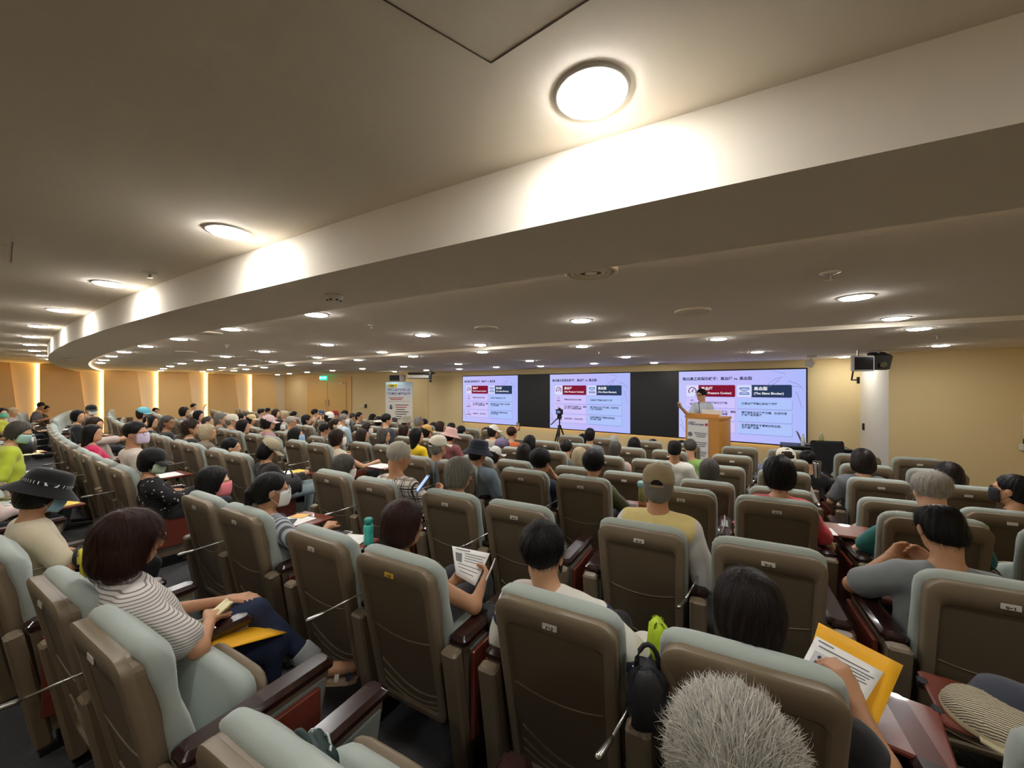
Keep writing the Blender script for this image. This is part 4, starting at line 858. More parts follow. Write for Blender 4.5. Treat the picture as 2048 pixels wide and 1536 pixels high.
def person(label, x, y, z, rz, T, o, group='seated audience'):
    h = o.get('h', .015); near = h < .0105
    root = thing('person', label, 'person', (x, y, z), rz, group)
    Tq = T if near else round(T / .06) * .06
    oo = dict(o); key = None; scl = T / Tq
    if not near:
        key = (o.get('fem', False), round(o.get('yaw', 0) / .3), round(o.get('pitch', 0) / .25), str(o.get('armL', 'lap')), str(o.get('armR', 'lap')), o.get('fwd', 0), round(Tq, 3), o.get('sleeve', 'short'), o.get('stand', False), o.get('bulk', 1))
        oo['yaw'] = key[1] * .3; oo['pitch'] = key[2] * .25
    if key is None or key not in BODYC:
        G, hc, R, arms, up = body_fields(oo, Tq, h); me = G.mesh('body', True)
        for k in range(4): me.materials.append(M_black)
        Gc, *_ = body_fields(oo, Tq, h if near else .017, True)
        if o.get('stand'): Gc.plane((0, 0, 1), .88)
        mc = Gc.mesh('shirt', True)
        for k in range(4): mc.materials.append(M_black)
        BODYC[key] = (me, mc, hc, R, arms, up)
    me, mc, hc, R, arms, up = BODYC[key]
    b = ob('body', me, None, root); b.scale = (scl,) * 3
    sk = skin_mat(o.get('skin', 'a')); pants = o['pants_mat'] if 'pants_mat' in o else cloth_mat(o.get('pants', (40, 42, 48)))
    shirt = o['shirt_mat'] if 'shirt_mat' in o else cloth_mat(o.get('shirt', (120, 120, 120)))
    for s_, m in zip(b.material_slots, (sk, pants, cloth_mat(o.get('shoe', (30, 28, 28))), sk)): s_.link = 'OBJECT'; s_.material = m
    sc = ob('shirt', mc, None, root); sc.scale = (scl,) * 3
    slv = cloth_mat(o['sleeve_col']) if 'sleeve_col' in o else o.get('sleeve_mat', shirt)
    for s_, m in zip(sc.material_slots, (slv, shirt, shirt, shirt)): s_.link = 'OBJECT'; s_.material = m
    hd = Matrix.Translation(Vector(hc * scl)) @ Matrix([list(map(float, r)) for r in R]).to_4x4()
    def child(name):
        e = bpy.data.objects.new(name, None); C.objects.link(e); e.parent = root; e.matrix_local = hd; e.empty_display_size = .02; return e
    hs = o.get('hair', ('short', 'black'))
    if hs and hs[0] != 'bald':
        hm = hair_mesh(hs[0], hs[2] if len(hs) > 2 else 1.0, .0065 if near else .009); hh = ob('hair', hm, None, root); hh.matrix_local = hd
        if not hm.materials: hm.materials.append(M_black)
        mm = hair_mat('hair_' + hs[1], HAIRCOL[hs[1]]); hh.material_slots[0].link = 'OBJECT'; hh.material_slots[0].material = mm
        if o.get('strands'):
            n, L, rise, w0 = o['strands']; SEED[0] += 1; s2 = ob('hair_strands', strands_mesh(hm, n, L, rise, w0, SEED[0], o.get('crown', (0, -.075, .09))), mm, hh); s2['kind'] = 'stuff'
            if o.get('strand2'): s2.data.materials.append(hair_mat('hair_' + o['strand2'], HAIRCOL[o['strand2']])); s2.data.polygons.foreach_set('material_index', [1 if (k // 5) % 3 == 0 else 0 for k in range(len(s2.data.polygons))])
    if 'hat' in o:
        e = child('hat'); wear_cap(e, o['hat'][1], o['hat'][0], o['hat'][2] if len(o['hat']) > 2 else None)
    if 'mask' in o: e = child('mask'); wear_mask(e, o['mask'])
    if o.get('glasses'): e = child('eyewear'); wear_glasses(e, o['glasses'] if o['glasses'] is not True else (24, 22, 22))
    if o.get('eyes'):
        e = child('face_detail')
        for s_ in (-1, 1):
            MB().lathe([(.002, -.007), (.008, -.003), (.009, 0), (.008, .003), (.002, .007)], 10, (s_ * .032, .083, .003)).build('eye', mat('eye_dark', (22, 16, 14), .2), e, True)
            MB().tube([(s_ * .018, .093, .022), (s_ * .034, .094, .026), (s_ * .05, .084, .021)], .0035, 6).build('eyebrow', hair_mat('hair_black', HAIRCOL['black']), e)
        MB().tube([(-.02, .088, -.066), (0, .096, -.067), (.02, .088, -.066)], .004, 6).build('mouth', mat('lip', (150, 84, 74), .5), e)
    if o.get('collar'):
        u = np.array(up) * scl + np.array((0, .005, .06)) ; MB().loft([[(u[0] + .075 * math.cos(t), u[1] + .07 * math.sin(t), u[2] - .02 + .02 * (math.sin(t) < -.2)) for t in np.linspace(0, 2 * PI, 21)[:-1]], [(u[0] + .066 * math.cos(t), u[1] + .062 * math.sin(t) + .006, u[2] + .028 * (1 if math.sin(t) < .3 else .2)) for t in np.linspace(0, 2 * PI, 21)[:-1]], [(u[0] + .06 * math.cos(t), u[1] + .056 * math.sin(t) + .006, u[2] + .02 * (1 if math.sin(t) < .3 else .2)) for t in np.linspace(0, 2 * PI, 21)[:-1]]], cap=False).build('collar', cloth_mat(o['collar']) if isinstance(o['collar'], tuple) else shirt, root, True)
    return root, hd

# ------------------------------------------------------------ the audience: one line per person
# (head px, head-top py, row or None, label, options)
def stripe(name, a, b, scale=30, d='Z', lo=.62, hi=.68): return wave_mat(name, a, b, scale, .9, d, .6, lo=lo, hi=hi)
def plaid():
    m = bpy.data.materials.new('plaid'); m.use_nodes = True; nt = m.node_tree; b = nt.nodes['Principled BSDF']; tc = nt.nodes.new('ShaderNodeTexCoord'); MATS['plaid'] = m
    prev = None
    for d, sc, col, lo, hi in (('X', 7, (150, 140, 132), .80, .86), ('Z', 7, (150, 140, 132), .80, .86), ('X', 3.5, (40, 38, 44), .955, .97), ('Z', 3.5, (40, 38, 44), .955, .97)):
        wv = nt.nodes.new('ShaderNodeTexWave'); wv.bands_direction = d; wv.inputs['Scale'].default_value = sc; nt.links.new(tc.outputs['Object'], wv.inputs[0])
        mr = nt.nodes.new('ShaderNodeMapRange'); mr.inputs[1].default_value = lo; mr.inputs[2].default_value = hi; nt.links.new(wv.outputs['Fac'], mr.inputs[0])
        mx = nt.nodes.new('ShaderNodeMix'); mx.data_type = 'RGBA'; nt.links.new(mr.outputs[0], mx.inputs[0]); mx.inputs[7].default_value = lin(col)
        if prev: nt.links.new(prev.outputs[2], mx.inputs[6])
        else: mx.inputs[6].default_value = lin((226, 216, 204))
        prev = mx
    nt.links.new(prev.outputs[2], b.inputs['Base Color']); b.inputs['Roughness'].default_value = .9; return m
def spots(name, base, dot, scale=22, th=.32):
    m = bpy.data.materials.new(name); m.use_nodes = True; nt = m.node_tree; b = nt.nodes['Principled BSDF']; tc = nt.nodes.new('ShaderNodeTexCoord'); v = nt.nodes.new('ShaderNodeTexVoronoi'); v.inputs['Scale'].default_value = scale
    nt.links.new(tc.outputs['Object'], v.inputs['Vector']); cr = nt.nodes.new('ShaderNodeValToRGB'); cr.color_ramp.interpolation = 'CONSTANT'; cr.color_ramp.elements[0].color = lin(dot); cr.color_ramp.elements[1].color = lin(base); cr.color_ramp.elements[1].position = th
    nt.links.new(v.outputs['Distance'], cr.inputs[0]); nt.links.new(cr.outputs[0], b.inputs['Base Color']); b.inputs['Roughness'].default_value = .9; MATS[name] = m; return m
W, BK, NV, GY = (226, 222, 212), (24, 24, 27), (28, 34, 62), (112, 114, 118)
fem = dict(fem=True)
def O(**k): return k
AUD = [
 # ---- close people
 (1538, 1442, 8, 'white haired man in the foreground, only the top of his head in view', O(h=.0085, hair=('short', 'silver'), crown=(0, -.115, -.03), strands=(7000, .045, .30, .00055), strand2='white', shirt=GY, pitch=.25, yawd=-8, skin='c')),
 (1534, 1163, 7, 'dark haired person bent over a sheet on a yellow envelope, writing', O(h=.0085, fem=True, hair=('mid', 'dark', 1.06), strands=(3500, .07, .10, .0006), shirt=(40, 38, 42), pitch=.45, yawd=-6, sleeve='short', armR=('px', (1768, 1530, 1.10), (1712, 1408, 1.19), (-.4, .2, -.8), .9), armL=((-.24, .34, .66), (.02, .52, .74), (0, -.3, 1), .5), skin='b')),
 (1106, 1053, 7, 'black haired person in white and navy jacket with a black strap on the shoulder', O(h=.0085, hair=('short', 'black', 1.02), strands=(3500, .05, .14, .0006), shirt=(224, 220, 208), sleeve_mat='jacket', collar=(62, 74, 100), yawd=-4, skin='a', sleeve='long', loose=.034, bulk=1.12, hx=-.07, dx=.07, armR=((.36, .24, .68), (.30, .48, .66), (0, 0, -1), .4), mask=(40, 40, 44))),
 (818, 1008, 7, 'person in sleeveless beige top holding a white sheet and pen', O(h=.0085, fem=True, hair=('mid', 'henna', 1.0), strands=(3000, .07, .10, .0006), shirt=(206, 196, 164), yawd=-30, pitch=.12, sleeve='none', skin='b', glasses=True, armR=('px', (948, 1212, 1.92), (962, 1176, 2.0), (-.7, -.2, .2), .9), armL=('px', (880, 1190, 2.05), (912, 1158, 2.12), (.5, -.3, .3), .6), bulk=1.08)),
 (272, 1030, 8, 'person in striped white tee and rolled jeans with a yellow envelope on the lap', O(h=.0085, fem=True, hair=('bob', 'henna', 1.12), strands=(4500, .10, .05, .0006), shirt_mat='tee', yawd=-14, pitch=.15, skin='b', glasses=True, sleeve='short', loose=.022, pants_mat='denim', barefoot=True, armR=('px', (398, 1298, 1.60), (420, 1240, 1.80), (-.6, .2, -.6), .7), armL=((-.24, .32, .70), (-.02, .60, .70), (0, 0, -1), .5),
    legs=[((-.05, .36, .545), (.10, .68, .63), (.33, .86, .33), (.44, 1.0, .27)), ((.09, .36, .545), (.25, .68, .50), (.25, .64, .10), (.33, .82, .045))])),
 (38, 955, 8, 'person in black bucket hat with blue mask and cream top, arms folded', O(h=.0095, fem=True, hair=('mid', 'black'), hat=('bucket', (14, 14, 17), 'whiteband'), mask=(150, 190, 214), shirt=(222, 208, 178), pants=BK, yawd=0, pitch=.45, fwd=.08, skin='b', armR=((.22, .40, .70), (-.02, .52, .72), (0, 0, -1), .3), armL=((-.22, .40, .70), (.06, .56, .68), (0, 0, -1), .3))),
 (552, 948, 7, 'black haired person with white mask and glasses in a grey striped shirt', O(h=.0095, fem=True, hair=('pony', 'black'), mask=(232, 230, 226), glasses=(150, 150, 150), shirt_mat='greystripe', yawd=-34, pitch=.12, skin='b', armR='write')),
 (433, 937, 7, 'dark haired person with a bright pink mask beside the aisle', O(h=.0095, fem=True, hair=('mid', 'black'), mask=(232, 128, 140), shirt=(60, 58, 62), yawd=-32, pitch=.1, skin='c')),
 (309, 900, 7, 'person in black baseball cap and pale green mask writing at an aisle tablet', O(h=.0095, fem=True, hair=('mid', 'black'), hat=('cap', (16, 16, 18)), mask=(186, 206, 180), shirt_mat='blackflower', sleeve='long', yawd=-52, pitch=.25, skin='b', armR='write')),
 (1952, 1035, 6, 'man with thinning black hair in a grey polo leaning on his tablet', O(h=.0085, hair=('balding', 'black'), strands=(2200, .05, .06, .0006), shirt=(128, 132, 134), collar=True, yawd=2, pitch=.42, fwd=.13, skin='b', bulk=1.1, armL=((-.30, .52, .70), (-.10, .66, .84), (.4, -.5, .3), .9), armR=((.3, .5, .70), (.08, .64, .84), (-.4, -.5, .3), .9))),
 (1880, 948, 5, 'silver haired man with dark glasses in a teal shirt', O(h=.009, hair=('short', 'silver'), strands=(2600, .05, .2, .0006), strand2='white', glasses=True, shirt=(40, 120, 116), yawd=-2, pitch=.15, skin='c', armL=((-.34, .30, .64), (-.22, .52, .68), (0, 0, -1), .4))),
 (1331, 934, 6, 'man in khaki baseball cap and pale yellow vest over white shirt', O(h=.0085, hair=('thin', 'grey'), hat=('cap', (156, 140, 108)), shirt_mat='vest', collar=W, sleeve='long', sleeve_col=(214, 210, 204), yawd=-6, skin='b', loose=.02)),
 (926, 920, 6, 'grey haired man with black framed glasses in a brown jacket', O(h=.009, hair=('mid', 'grey', 1.02), strands=(3000, .07, .12, .0006), strand2='silver', glasses=True, shirt=(78, 66, 56), sleeve='long', yawd=-42, pitch=.2, skin='b')),
 (807, 889, 6, 'white haired man in a plaid shirt holding a blue phone', O(h=.009, hair=('short', 'white'), strands=(2600, .04, .12, .0006), strand2='silver', glasses=(170, 170, 170), shirt_mat='plaid', yawd=-42, pitch=.28, skin='b', bulk=1.05, armR=((.28, .36, .72), (.16, .58, .80), (-.6, -.4, .3), .9))),
 (693, 913, 6, 'grey haired person with a white mask in a pale top, partly behind a chair', O(h=.0095, fem=True, hair=('mid', 'darkgrey'), strands=(2200, .07, .1, .0006), strand2='grey', mask=(232, 230, 226), shirt=W, yawd=-36, pitch=.25, skin='c')),
 (1571, 919, 5, 'black haired person in a coral pink tee writing at a tablet', O(h=.009, fem=True, hair=('mid', 'black', 1.05), strands=(2400, .07, .06, .0006), shirt=(226, 82, 92), yawd=-4, pitch=.25, skin='a', armR=((.30, .26, .66), (.22, .52, .71), (0, 0, -1), .6))),
 (1196, 904, 5, 'dark haired person in an olive green shirt beside a drink bottle', O(h=.009, fem=True, hair=('short', 'black', 1.08), strands=(2400, .06, .14, .0006), shirt=(84, 88, 46), sleeve='long', yawd=-10, skin='b', armR='write')),
 (1090, 901, 5, 'dark haired person in a navy top resting the chin on a hand', O(h=.009, fem=True, hair=('short', 'black', 1.06), strands=(2400, .06, .14, .0006), shirt=NV, yawd=-26, skin='b', armR='chin')),
 (962, 884, 5, 'person in a navy bucket hat and washed denim shirt', O(h=.0095, hair=('crop', 'dark'), hat=('bucket', (24, 30, 48)), shirt=(112, 128, 138), sleeve='long', yawd=-28, pitch=.2, skin='b', loose=.02)),
 (2040, 952, 4, 'person with black mask and dark hair at the right edge, facing left', O(h=.0095, fem=True, hair=('bun', 'black'), mask=(22, 20, 22), shirt_mat='blackflower', yawd=52, skin='b')),
 (1355, 881, 3, 'man with a bald crown in a white tee in front of the podium', O(hair=('balding', 'black'), shirt=W, pitch=.2, skin='d')),
 (276, 846, 7, 'man with lilac mask and black glasses in a beige tee', O(hair=('short', 'black'), mask=(214, 200, 224), glasses=True, shirt=(206, 192, 178), yawd=-58, skin='b', h=.0105 - .0006)),
 (187, 850, None, 'long black haired person in a hot pink tee', O(fem=True, hair=('long', 'black'), shirt=(206, 24, 84), yawd=-35)),
 (543, 880, None, 'person in a tan baseball cap and black top reading yellow papers', O(fem=True, pants=(150, 168, 172), hair=('bob', 'black'), hat=('cap', (176, 164, 134)), shirt=(26, 20, 20), sleeve='long', yawd=-42, pitch=.4, armR='write')),
 (679, 860, 5, 'brown haired person with white mask and cream sleeveless top, arm on tablet', O(fem=True, hair=('mid', 'brown'), mask=(236, 232, 228), shirt=(226, 214, 190), sleeve='none', yawd=-30, armR=((.34, .40, .68), (.30, .62, .70), (0, 0, -1), .3))),
 # ---- middle crowd
 (467, 878, None, 'black haired person whose hood and forehead show behind a chair', O(hair=('short', 'black'), shirt=BK, yawd=-30)),
 (406, 851, None, 'silver blond haired person in a taupe hooded jacket', O(fem=True, hair=('mid', 'blondgrey'), shirt=(112, 100, 84), sleeve='long', yawd=-40, fwd=.06, loose=.03)),
 (384, 841, None, 'person with big dark wavy hair beside a ponytailed woman', O(fem=True, hair=('perm', 'brown', 1.1), shirt=BK, yawd=-30)),
 (338, 832, None, 'person with pulled back greying hair and a ponytail', O(fem=True, hair=('pony', 'darkgrey'), shirt=BK, yawd=-60, glasses=True, skin='d')),
 (304, 832, None, 'black haired person behind the blue cap, facing the screens', O(fem=True, hair=('mid', 'black'), shirt=(60, 50, 48), yawd=-30)),
 (288, 816, None, 'person in a light blue cap near the left wall', O(fem=True, hair=('mid', 'brown'), hat=('cap', (112, 190, 206)), shirt=(70, 60, 70), yawd=-60)),
 (312, 816, None, 'black haired man in profile right of the light blue cap', O(hair=('short', 'black'), shirt=BK, yawd=-65, skin='b')),
 (371, 815, None, 'dark haired person left of the man with the phone by the far wall', O(fem=True, hair=('mid', 'dark'), shirt=GY, yawd=-35)),
 (388, 808, None, 'black haired man holding up a phone near the lit wall strip', O(hair=('short', 'black'), shirt=W, yawd=-50, armR='up')),
 (399, 822, None, 'black haired person in pink behind a curved row of chairs', O(fem=True, hair=('mid', 'black'), shirt=(214, 140, 150), yawd=-50)),
 (417, 833, None, 'person with short hair and a green top low behind chairs', O(hair=('crop', 'darkgrey'), shirt=(90, 110, 90), yawd=-30)),
 (443, 827, None, 'grey curly haired person left of the cream caps', O(fem=True, hair=('perm', 'grey'), shirt=GY, yawd=-30)),
 (466, 830, None, 'person in a white cap between a grey curly head and a black head', O(hair=('crop', 'grey'), hat=('cap', (220, 212, 192)), shirt=GY, yawd=-40)),
 (484, 828, None, 'black haired person between the two pale caps', O(hair=('short', 'black', 1.05), shirt=BK, yawd=-20)),
 (504, 830, None, 'person in a beige cap with long visor', O(fem=True, hair=('mid', 'dark'), hat=('cap', (214, 188, 140)), shirt=(186, 160, 130), yawd=-55)),
 (473, 838, None, 'balding grey haired man below the white cap', O(hair=('balding', 'grey'), shirt=(120, 100, 86), yawd=-45, skin='b')),
 (489, 841, None, 'black haired person with a grey headband', O(fem=True, hair=('mid', 'black'), shirt=W, yawd=-25)),
 (524, 818, None, 'leftmost of three dark heads in front of the last wood panel', O(hair=('short', 'black'), shirt=GY, yawd=-20)),
 (537, 817, None, 'middle of three dark heads in front of the last wood panel', O(hair=('short', 'black'), shirt=BK, yawd=-20)),
 (553, 819, None, 'rightmost of three dark heads in front of the last wood panel', O(fem=True, hair=('mid', 'brown'), shirt=(130, 90, 80), yawd=-55)),
 (539, 832, None, 'person in a pale pink cap below the three dark heads', O(fem=True, hair=('mid', 'dark'), hat=('cap', (226, 196, 196)), shirt=(180, 140, 140), yawd=-35)),
 (532, 846, None, 'brown haired person with glasses and white mask', O(fem=True, hair=('short', 'brown'), mask=(228, 226, 220), glasses=True, shirt=(150, 170, 186), yawd=-50)),
 (560, 839, None, 'black haired person in pale blue with a mask, left of a silver haired man', O(fem=True, hair=('bob', 'black'), mask=(230, 228, 224), shirt=(150, 180, 186), yawd=-45)),
 (571, 822, 3, 'light grey haired person in front of the cream wall by the door', O(hair=('crop', 'blondgrey'), shirt=GY, yawd=-20, skin='b')),
 (589, 824, None, 'black haired person just left of the wooden door', O(hair=('short', 'black', 1.05), shirt=BK, yawd=-20)),
 (585, 834, 4, 'silver haired man with glasses below the door corner', O(hair=('short', 'silver'), glasses=True, shirt=(190, 180, 170), yawd=-50, skin='b')),
 (614, 831, None, 'person with fluffy black hair taking a photo', O(fem=True, hair=('perm', 'black', 1.08), shirt=BK, yawd=-30, armR='up', armL='up')),
 (594, 856, None, 'black bob haired person with light blue mask and white floral top', O(fem=True, hair=('bob', 'black'), mask=(150, 184, 214), shirt=(224, 222, 210), yawd=-45)),
 (631, 819, None, 'black haired person in front of the left door leaf', O(hair=('short', 'black'), shirt=GY, yawd=-25)),
 (643, 821, None, 'person in a blue knit cap in front of the door', O(hair=('crop', 'dark'), hat=('beanie', (76, 104, 136)), shirt=(70, 80, 96), yawd=-25)),
 (660, 825, None, 'person in a white hat in front of the door', O(fem=True, hair=('mid', 'dark'), hat=('beanie', (232, 228, 214)), shirt=W, yawd=-25)),
 (671, 822, None, 'person in a red cap in front of the door', O(hair=('crop', 'dark'), hat=('cap', (150, 36, 32)), shirt=BK, yawd=-25)),
 (677, 828, 1, 'black haired person just below the red cap', O(fem=True, hair=('mid', 'black'), shirt=(50, 30, 34), yawd=-25)),
 (692, 822, None, 'black haired person at the right edge of the door', O(hair=('short', 'black'), shirt=BK, yawd=-25)),
 (690, 829, None, 'grey haired person with a white mask under the right door edge', O(hair=('short', 'grey'), mask=(228, 226, 222), shirt=(170, 190, 206), yawd=-50)),
 (706, 827, None, 'greying short haired person right of the masked grey haired one', O(hair=('short', 'darkgrey'), shirt=GY, yawd=-25)),
 (720, 825, 2, 'man with short black hair in profile below the wall switches', O(hair=('crop', 'black'), shirt=BK, yawd=-62, skin='b')),
 (647, 839, 3, 'bald grey haired head behind chairs below the door', O(hair=('balding', 'grey'), shirt=GY, yawd=-25, skin='d')),
 (673, 838, None, 'dark haired person with tied hair and a white mask', O(fem=True, hair=('bun', 'brown'), mask=(232, 230, 226), shirt=(150, 130, 120), yawd=-50)),
 (653, 848, 4, 'man with short brown hair and glasses in a black polo', O(hair=('short', 'dark'), glasses=True, shirt=(22, 22, 26), collar=True, yawd=-40, skin='b')),
 (737, 847, None, 'dark haired person with a white mask in front of another dark head', O(fem=True, hair=('mid', 'brown'), mask=(226, 216, 210), shirt=(200, 190, 186), yawd=-45)),
 (728, 858, None, 'dark brown haired person in a black top between two chairs', O(fem=True, hair=('bob', 'brown'), shirt=(20, 18, 20), yawd=-35)),
 (746, 828, None, 'black haired person left of the banner, hair falling forward', O(fem=True, hair=('bob', 'black'), shirt=BK, yawd=-35, pitch=.3)),
 (760, 834, None, 'person in a white sun visor left of the banner', O(fem=True, hair=('mid', 'black'), hat=('visor', (228, 222, 206)), shirt=GY, yawd=-20)),
 (776, 829, None, 'man with short black hair in front of the banner edge', O(hair=('short', 'black', 1.04), shirt=(60, 62, 70), yawd=-45)),
 (790, 836, None, 'grey haired person in front of the banner', O(hair=('short', 'darkgrey'), shirt=GY, yawd=-20)),
 (814, 833, None, 'person in a grey bucket hat in front of the banner', O(hair=('crop', 'dark'), hat=('bucket', (150, 146, 130)), shirt=GY, yawd=-30)),
 (771, 858, None, 'grey bob haired person with glasses in profile', O(fem=True, hair=('bob', 'darkgrey'), glasses=True, shirt=(90, 100, 120), yawd=-55)),
 (770, 844, 1, 'grey haired head just behind the person with glasses in profile', O(hair=('short', 'grey'), shirt=GY, yawd=-25)),
 (811, 850, 3, 'brown long haired person in white below the banner', O(fem=True, hair=('long', 'brown'), shirt=W, yawd=-25)),
 (840, 834, None, 'man with close cropped grey hair right of the banner', O(hair=('crop', 'grey'), shirt=(150, 170, 176), yawd=-20, skin='d')),
 (851, 839, 1, 'black haired person peeking from behind the cropped grey head', O(hair=('short', 'black'), shirt=BK, yawd=-30)),
 (855, 851, None, 'person in a mustard cap and pink top', O(fem=True, hair=('mid', 'black'), hat=('cap', (196, 156, 84)), shirt=(214, 60, 110), yawd=-50)),
 (838, 857, 4, 'black haired person with a low ponytail in a bright yellow top', O(fem=True, hair=('long', 'black'), shirt=(236, 196, 12), sleeve='long', yawd=-40)),
 (871, 846, 1, 'small dark head low beside the cream wall corner', O(fem=True, hair=('short', 'brown'), shirt=GY, yawd=-25)),
 (884, 843, None, 'brown bob haired person in pink left of the first slide', O(fem=True, hair=('bob', 'brown'), shirt=(214, 120, 140), yawd=-30)),
 (906, 846, None, 'brown haired person under the lower left corner of the first slide', O(fem=True, hair=('bob', 'dark'), shirt=BK, yawd=-35)),
 (905, 858, 3, 'person in a pink bucket hat and mauve jacket', O(fem=True, hair=('mid', 'dark'), hat=('bucket', (208, 164, 158)), shirt=(128, 72, 74), sleeve='long', yawd=-50, pitch=.3, loose=.02)),
 (926, 853, None, 'black haired person under the first slide', O(hair=('short', 'black'), shirt=GY, yawd=-20)),
 (883, 873, None, 'grey haired man in a white cap and blue shirt', O(hair=('crop', 'grey'), hat=('cap', (226, 220, 200)), shirt=(84, 128, 180), collar=True, yawd=-20, skin='b')),
 (976, 857, 1, 'dark curly haired person in a black flowered top', O(fem=True, hair=('perm', 'dark'), shirt_mat='blackflower', sleeve='long', yawd=-35)),
 (990, 851, 2, 'person in a white cap facing right under the first slide', O(fem=True, hair=('mid', 'dark'), hat=('cap', (238, 234, 220)), shirt=(190, 176, 160), yawd=-60)),
 (1028, 855, 2, 'brown haired person in orange raising a phone under the black panel', O(fem=True, hair=('short', 'henna'), shirt=(196, 96, 44), yawd=-20, armL='up')),
 (1064, 871, 3, 'black bob haired person left of the tripod', O(fem=True, hair=('bob', 'black'), shirt=(60, 60, 66), yawd=-20)),
 (1055, 888, 4, 'dark brown haired person below the black bob', O(fem=True, hair=('bob', 'dark'), shirt=(90, 80, 80), yawd=-15)),
 (993, 895, 4, 'person in a white cap and grey tee beside the navy bucket hat', O(fem=True, hair=('mid', 'dark'), hat=('cap', (222, 218, 212)), shirt=(128, 132, 128), yawd=-40)),
 (1184, 857, None, 'man with short black hair sitting tall under the middle slide', O(hair=('crop', 'black'), shirt=GY, yawd=-10, skin='b')),
 (1169, 869, 1, 'black haired person left of the tall man under the middle slide', O(fem=True, hair=('mid', 'black'), shirt=BK, yawd=-10)),
 (1233, 871, 1, 'bald pale head under the second black panel', O(hair=('thin', 'white'), shirt=W, yawd=-5, skin='c')),
 (1236, 883, None, 'man with thin grey hair in pink in front of the pale bald head', O(hair=('thin', 'darkgrey'), shirt=(214, 180, 170), yawd=-5, skin='c')),
 (1274, 875, 2, 'black centre parted head, left of two alike under the black panel', O(fem=True, hair=('bob', 'black'), shirt=BK, yawd=-5)),
 (1310, 879, 1, 'black centre parted head, right of two alike under the black panel', O(fem=True, hair=('bob', 'black'), shirt=BK, yawd=-5)),
 (1137, 882, 3, 'dark head low behind a chair right of the tripod legs', O(hair=('short', 'dark'), shirt=GY, yawd=-5)),
 (1166, 897, 4, 'person with short ash blond hair seen from behind', O(fem=True, hair=('mid', 'blondgrey'), shirt=GY, yawd=-5)),
 (1368, 884, 1, 'dark head right behind the bald crowned man', O(hair=('short', 'black'), shirt=BK, yawd=-5)),
 (1388, 880, 2, 'person with short dark grey hair against the podium', O(hair=('short', 'darkgrey'), shirt=(150, 190, 100), yawd=-5)),
 (1428, 921, None, 'dark grey haired person with a hint of green collar', O(fem=True, hair=('mid', 'darkgrey'), shirt=(120, 150, 110), yawd=-8)),
 (1581, 899, None, 'person in a cream flowered cap and pale long sleeve', O(fem=True, hair=('short', 'brown'), hat=('beanie', (222, 214, 194)), shirt=(206, 196, 186), sleeve='long', yawd=-10)),
 (1622, 903, 2, 'person in a black tee beside the presenter desk', O(hair=('short', 'black'), shirt=BK, yawd=-20)),
 (1733, 899, None, 'dark brown haired person in front of the pale wall corner', O(fem=True, hair=('bob', 'dark', 1.05), shirt=GY, yawd=5)),
 (1906, 926, None, 'dark brown haired person at the right in front of the cream wall', O(fem=True, hair=('bob', 'dark', 1.05), shirt=BK, yawd=-4)),
 # ---- far left
 (157, 821, 7, 'black haired person with a headband in the far left row', O(zc=7.5, fem=True, hair=('mid', 'black'), shirt=BK, yawd=-50)),
 (183, 811, 7, 'person in a black cap and white mask near the second lit strip', O(zc=9.0, hair=('crop', 'black'), hat=('cap', (22, 22, 24)), mask=(232, 230, 226), shirt=(70, 60, 62), yawd=-75)),
 (192, 836, 7, 'brown haired person raising a phone with a bare arm', O(zc=6.0, fem=True, hair=('mid', 'brown'), shirt=(196, 180, 170), yawd=-50, armR=((.20, .50, .98), (.16, .72, 1.14), (-.4, .2, .4), .9))),
 (63, 806, 8, 'black haired man in a grey tee bent over writing at far left', O(w=19, hair=('short', 'black'), shirt=(96, 92, 92), yawd=-35, pitch=.5, fwd=.14, armR='write', armL='write', skin='b')),
 (80, 812, 8, 'black haired person in black just behind the man bent over writing', O(w=16, hair=('short', 'black'), shirt=BK, yawd=-30, pitch=.3, fwd=.1, armR='write')),
 (27, 816, 8, 'light brown haired person at the left edge beside a teal mask', O(w=18, fem=True, hair=('short', 'blondgrey'), shirt=(170, 160, 160), yawd=-40, pitch=.2)),
 (6, 817, 8, 'black haired person with a teal mask at the left edge', O(w=20, fem=True, hair=('short', 'black'), mask=(110, 190, 160), shirt=(190, 190, 60), yawd=-60)),
 (40, 846, 8, 'grey haired person with a mask holding an item at the left edge', O(zc=4.6, h=.0098, fwd=.14, fem=True, hair=('mid', 'darkgrey'), mask=(170, 206, 196), shirt=(196, 210, 60), yawd=-40, pitch=.4, armL='chin')),
 (-48, 880, 8, 'person in a pale pink sleeve writing at the left edge', O(zc=3.3, h=.0098, fem=True, hair=('short', 'dark'), shirt=(214, 192, 186), sleeve='long', yawd=-40, pitch=.3, fwd=.1, armR=((.26, .46, .72), (.14, .68, .74), (0, 0, -1), .6), armL='chin')),
]
PAT = {'jacket': lambda: stripe('jacket', (224, 220, 208), (46, 52, 78), 2.2, 'Z', .86, .9), 'tee': lambda: stripe('tee', (216, 210, 204), (136, 124, 120), 27, 'Z', .72, .84), 'denim': lambda: mat('denim', (30, 40, 66), .9, bump=.3, scale=200, var=.25),
       'greystripe': lambda: stripe('greystripe', (186, 190, 194), (96, 100, 106), 14, 'X', .5, .6), 'blackflower': lambda: spots('blackflower', (24, 22, 24), (206, 200, 190), 26, .2), 'vest': lambda: mat('vest', (226, 208, 140), .9, bump=.4, scale=40, var=.06), 'plaid': plaid}
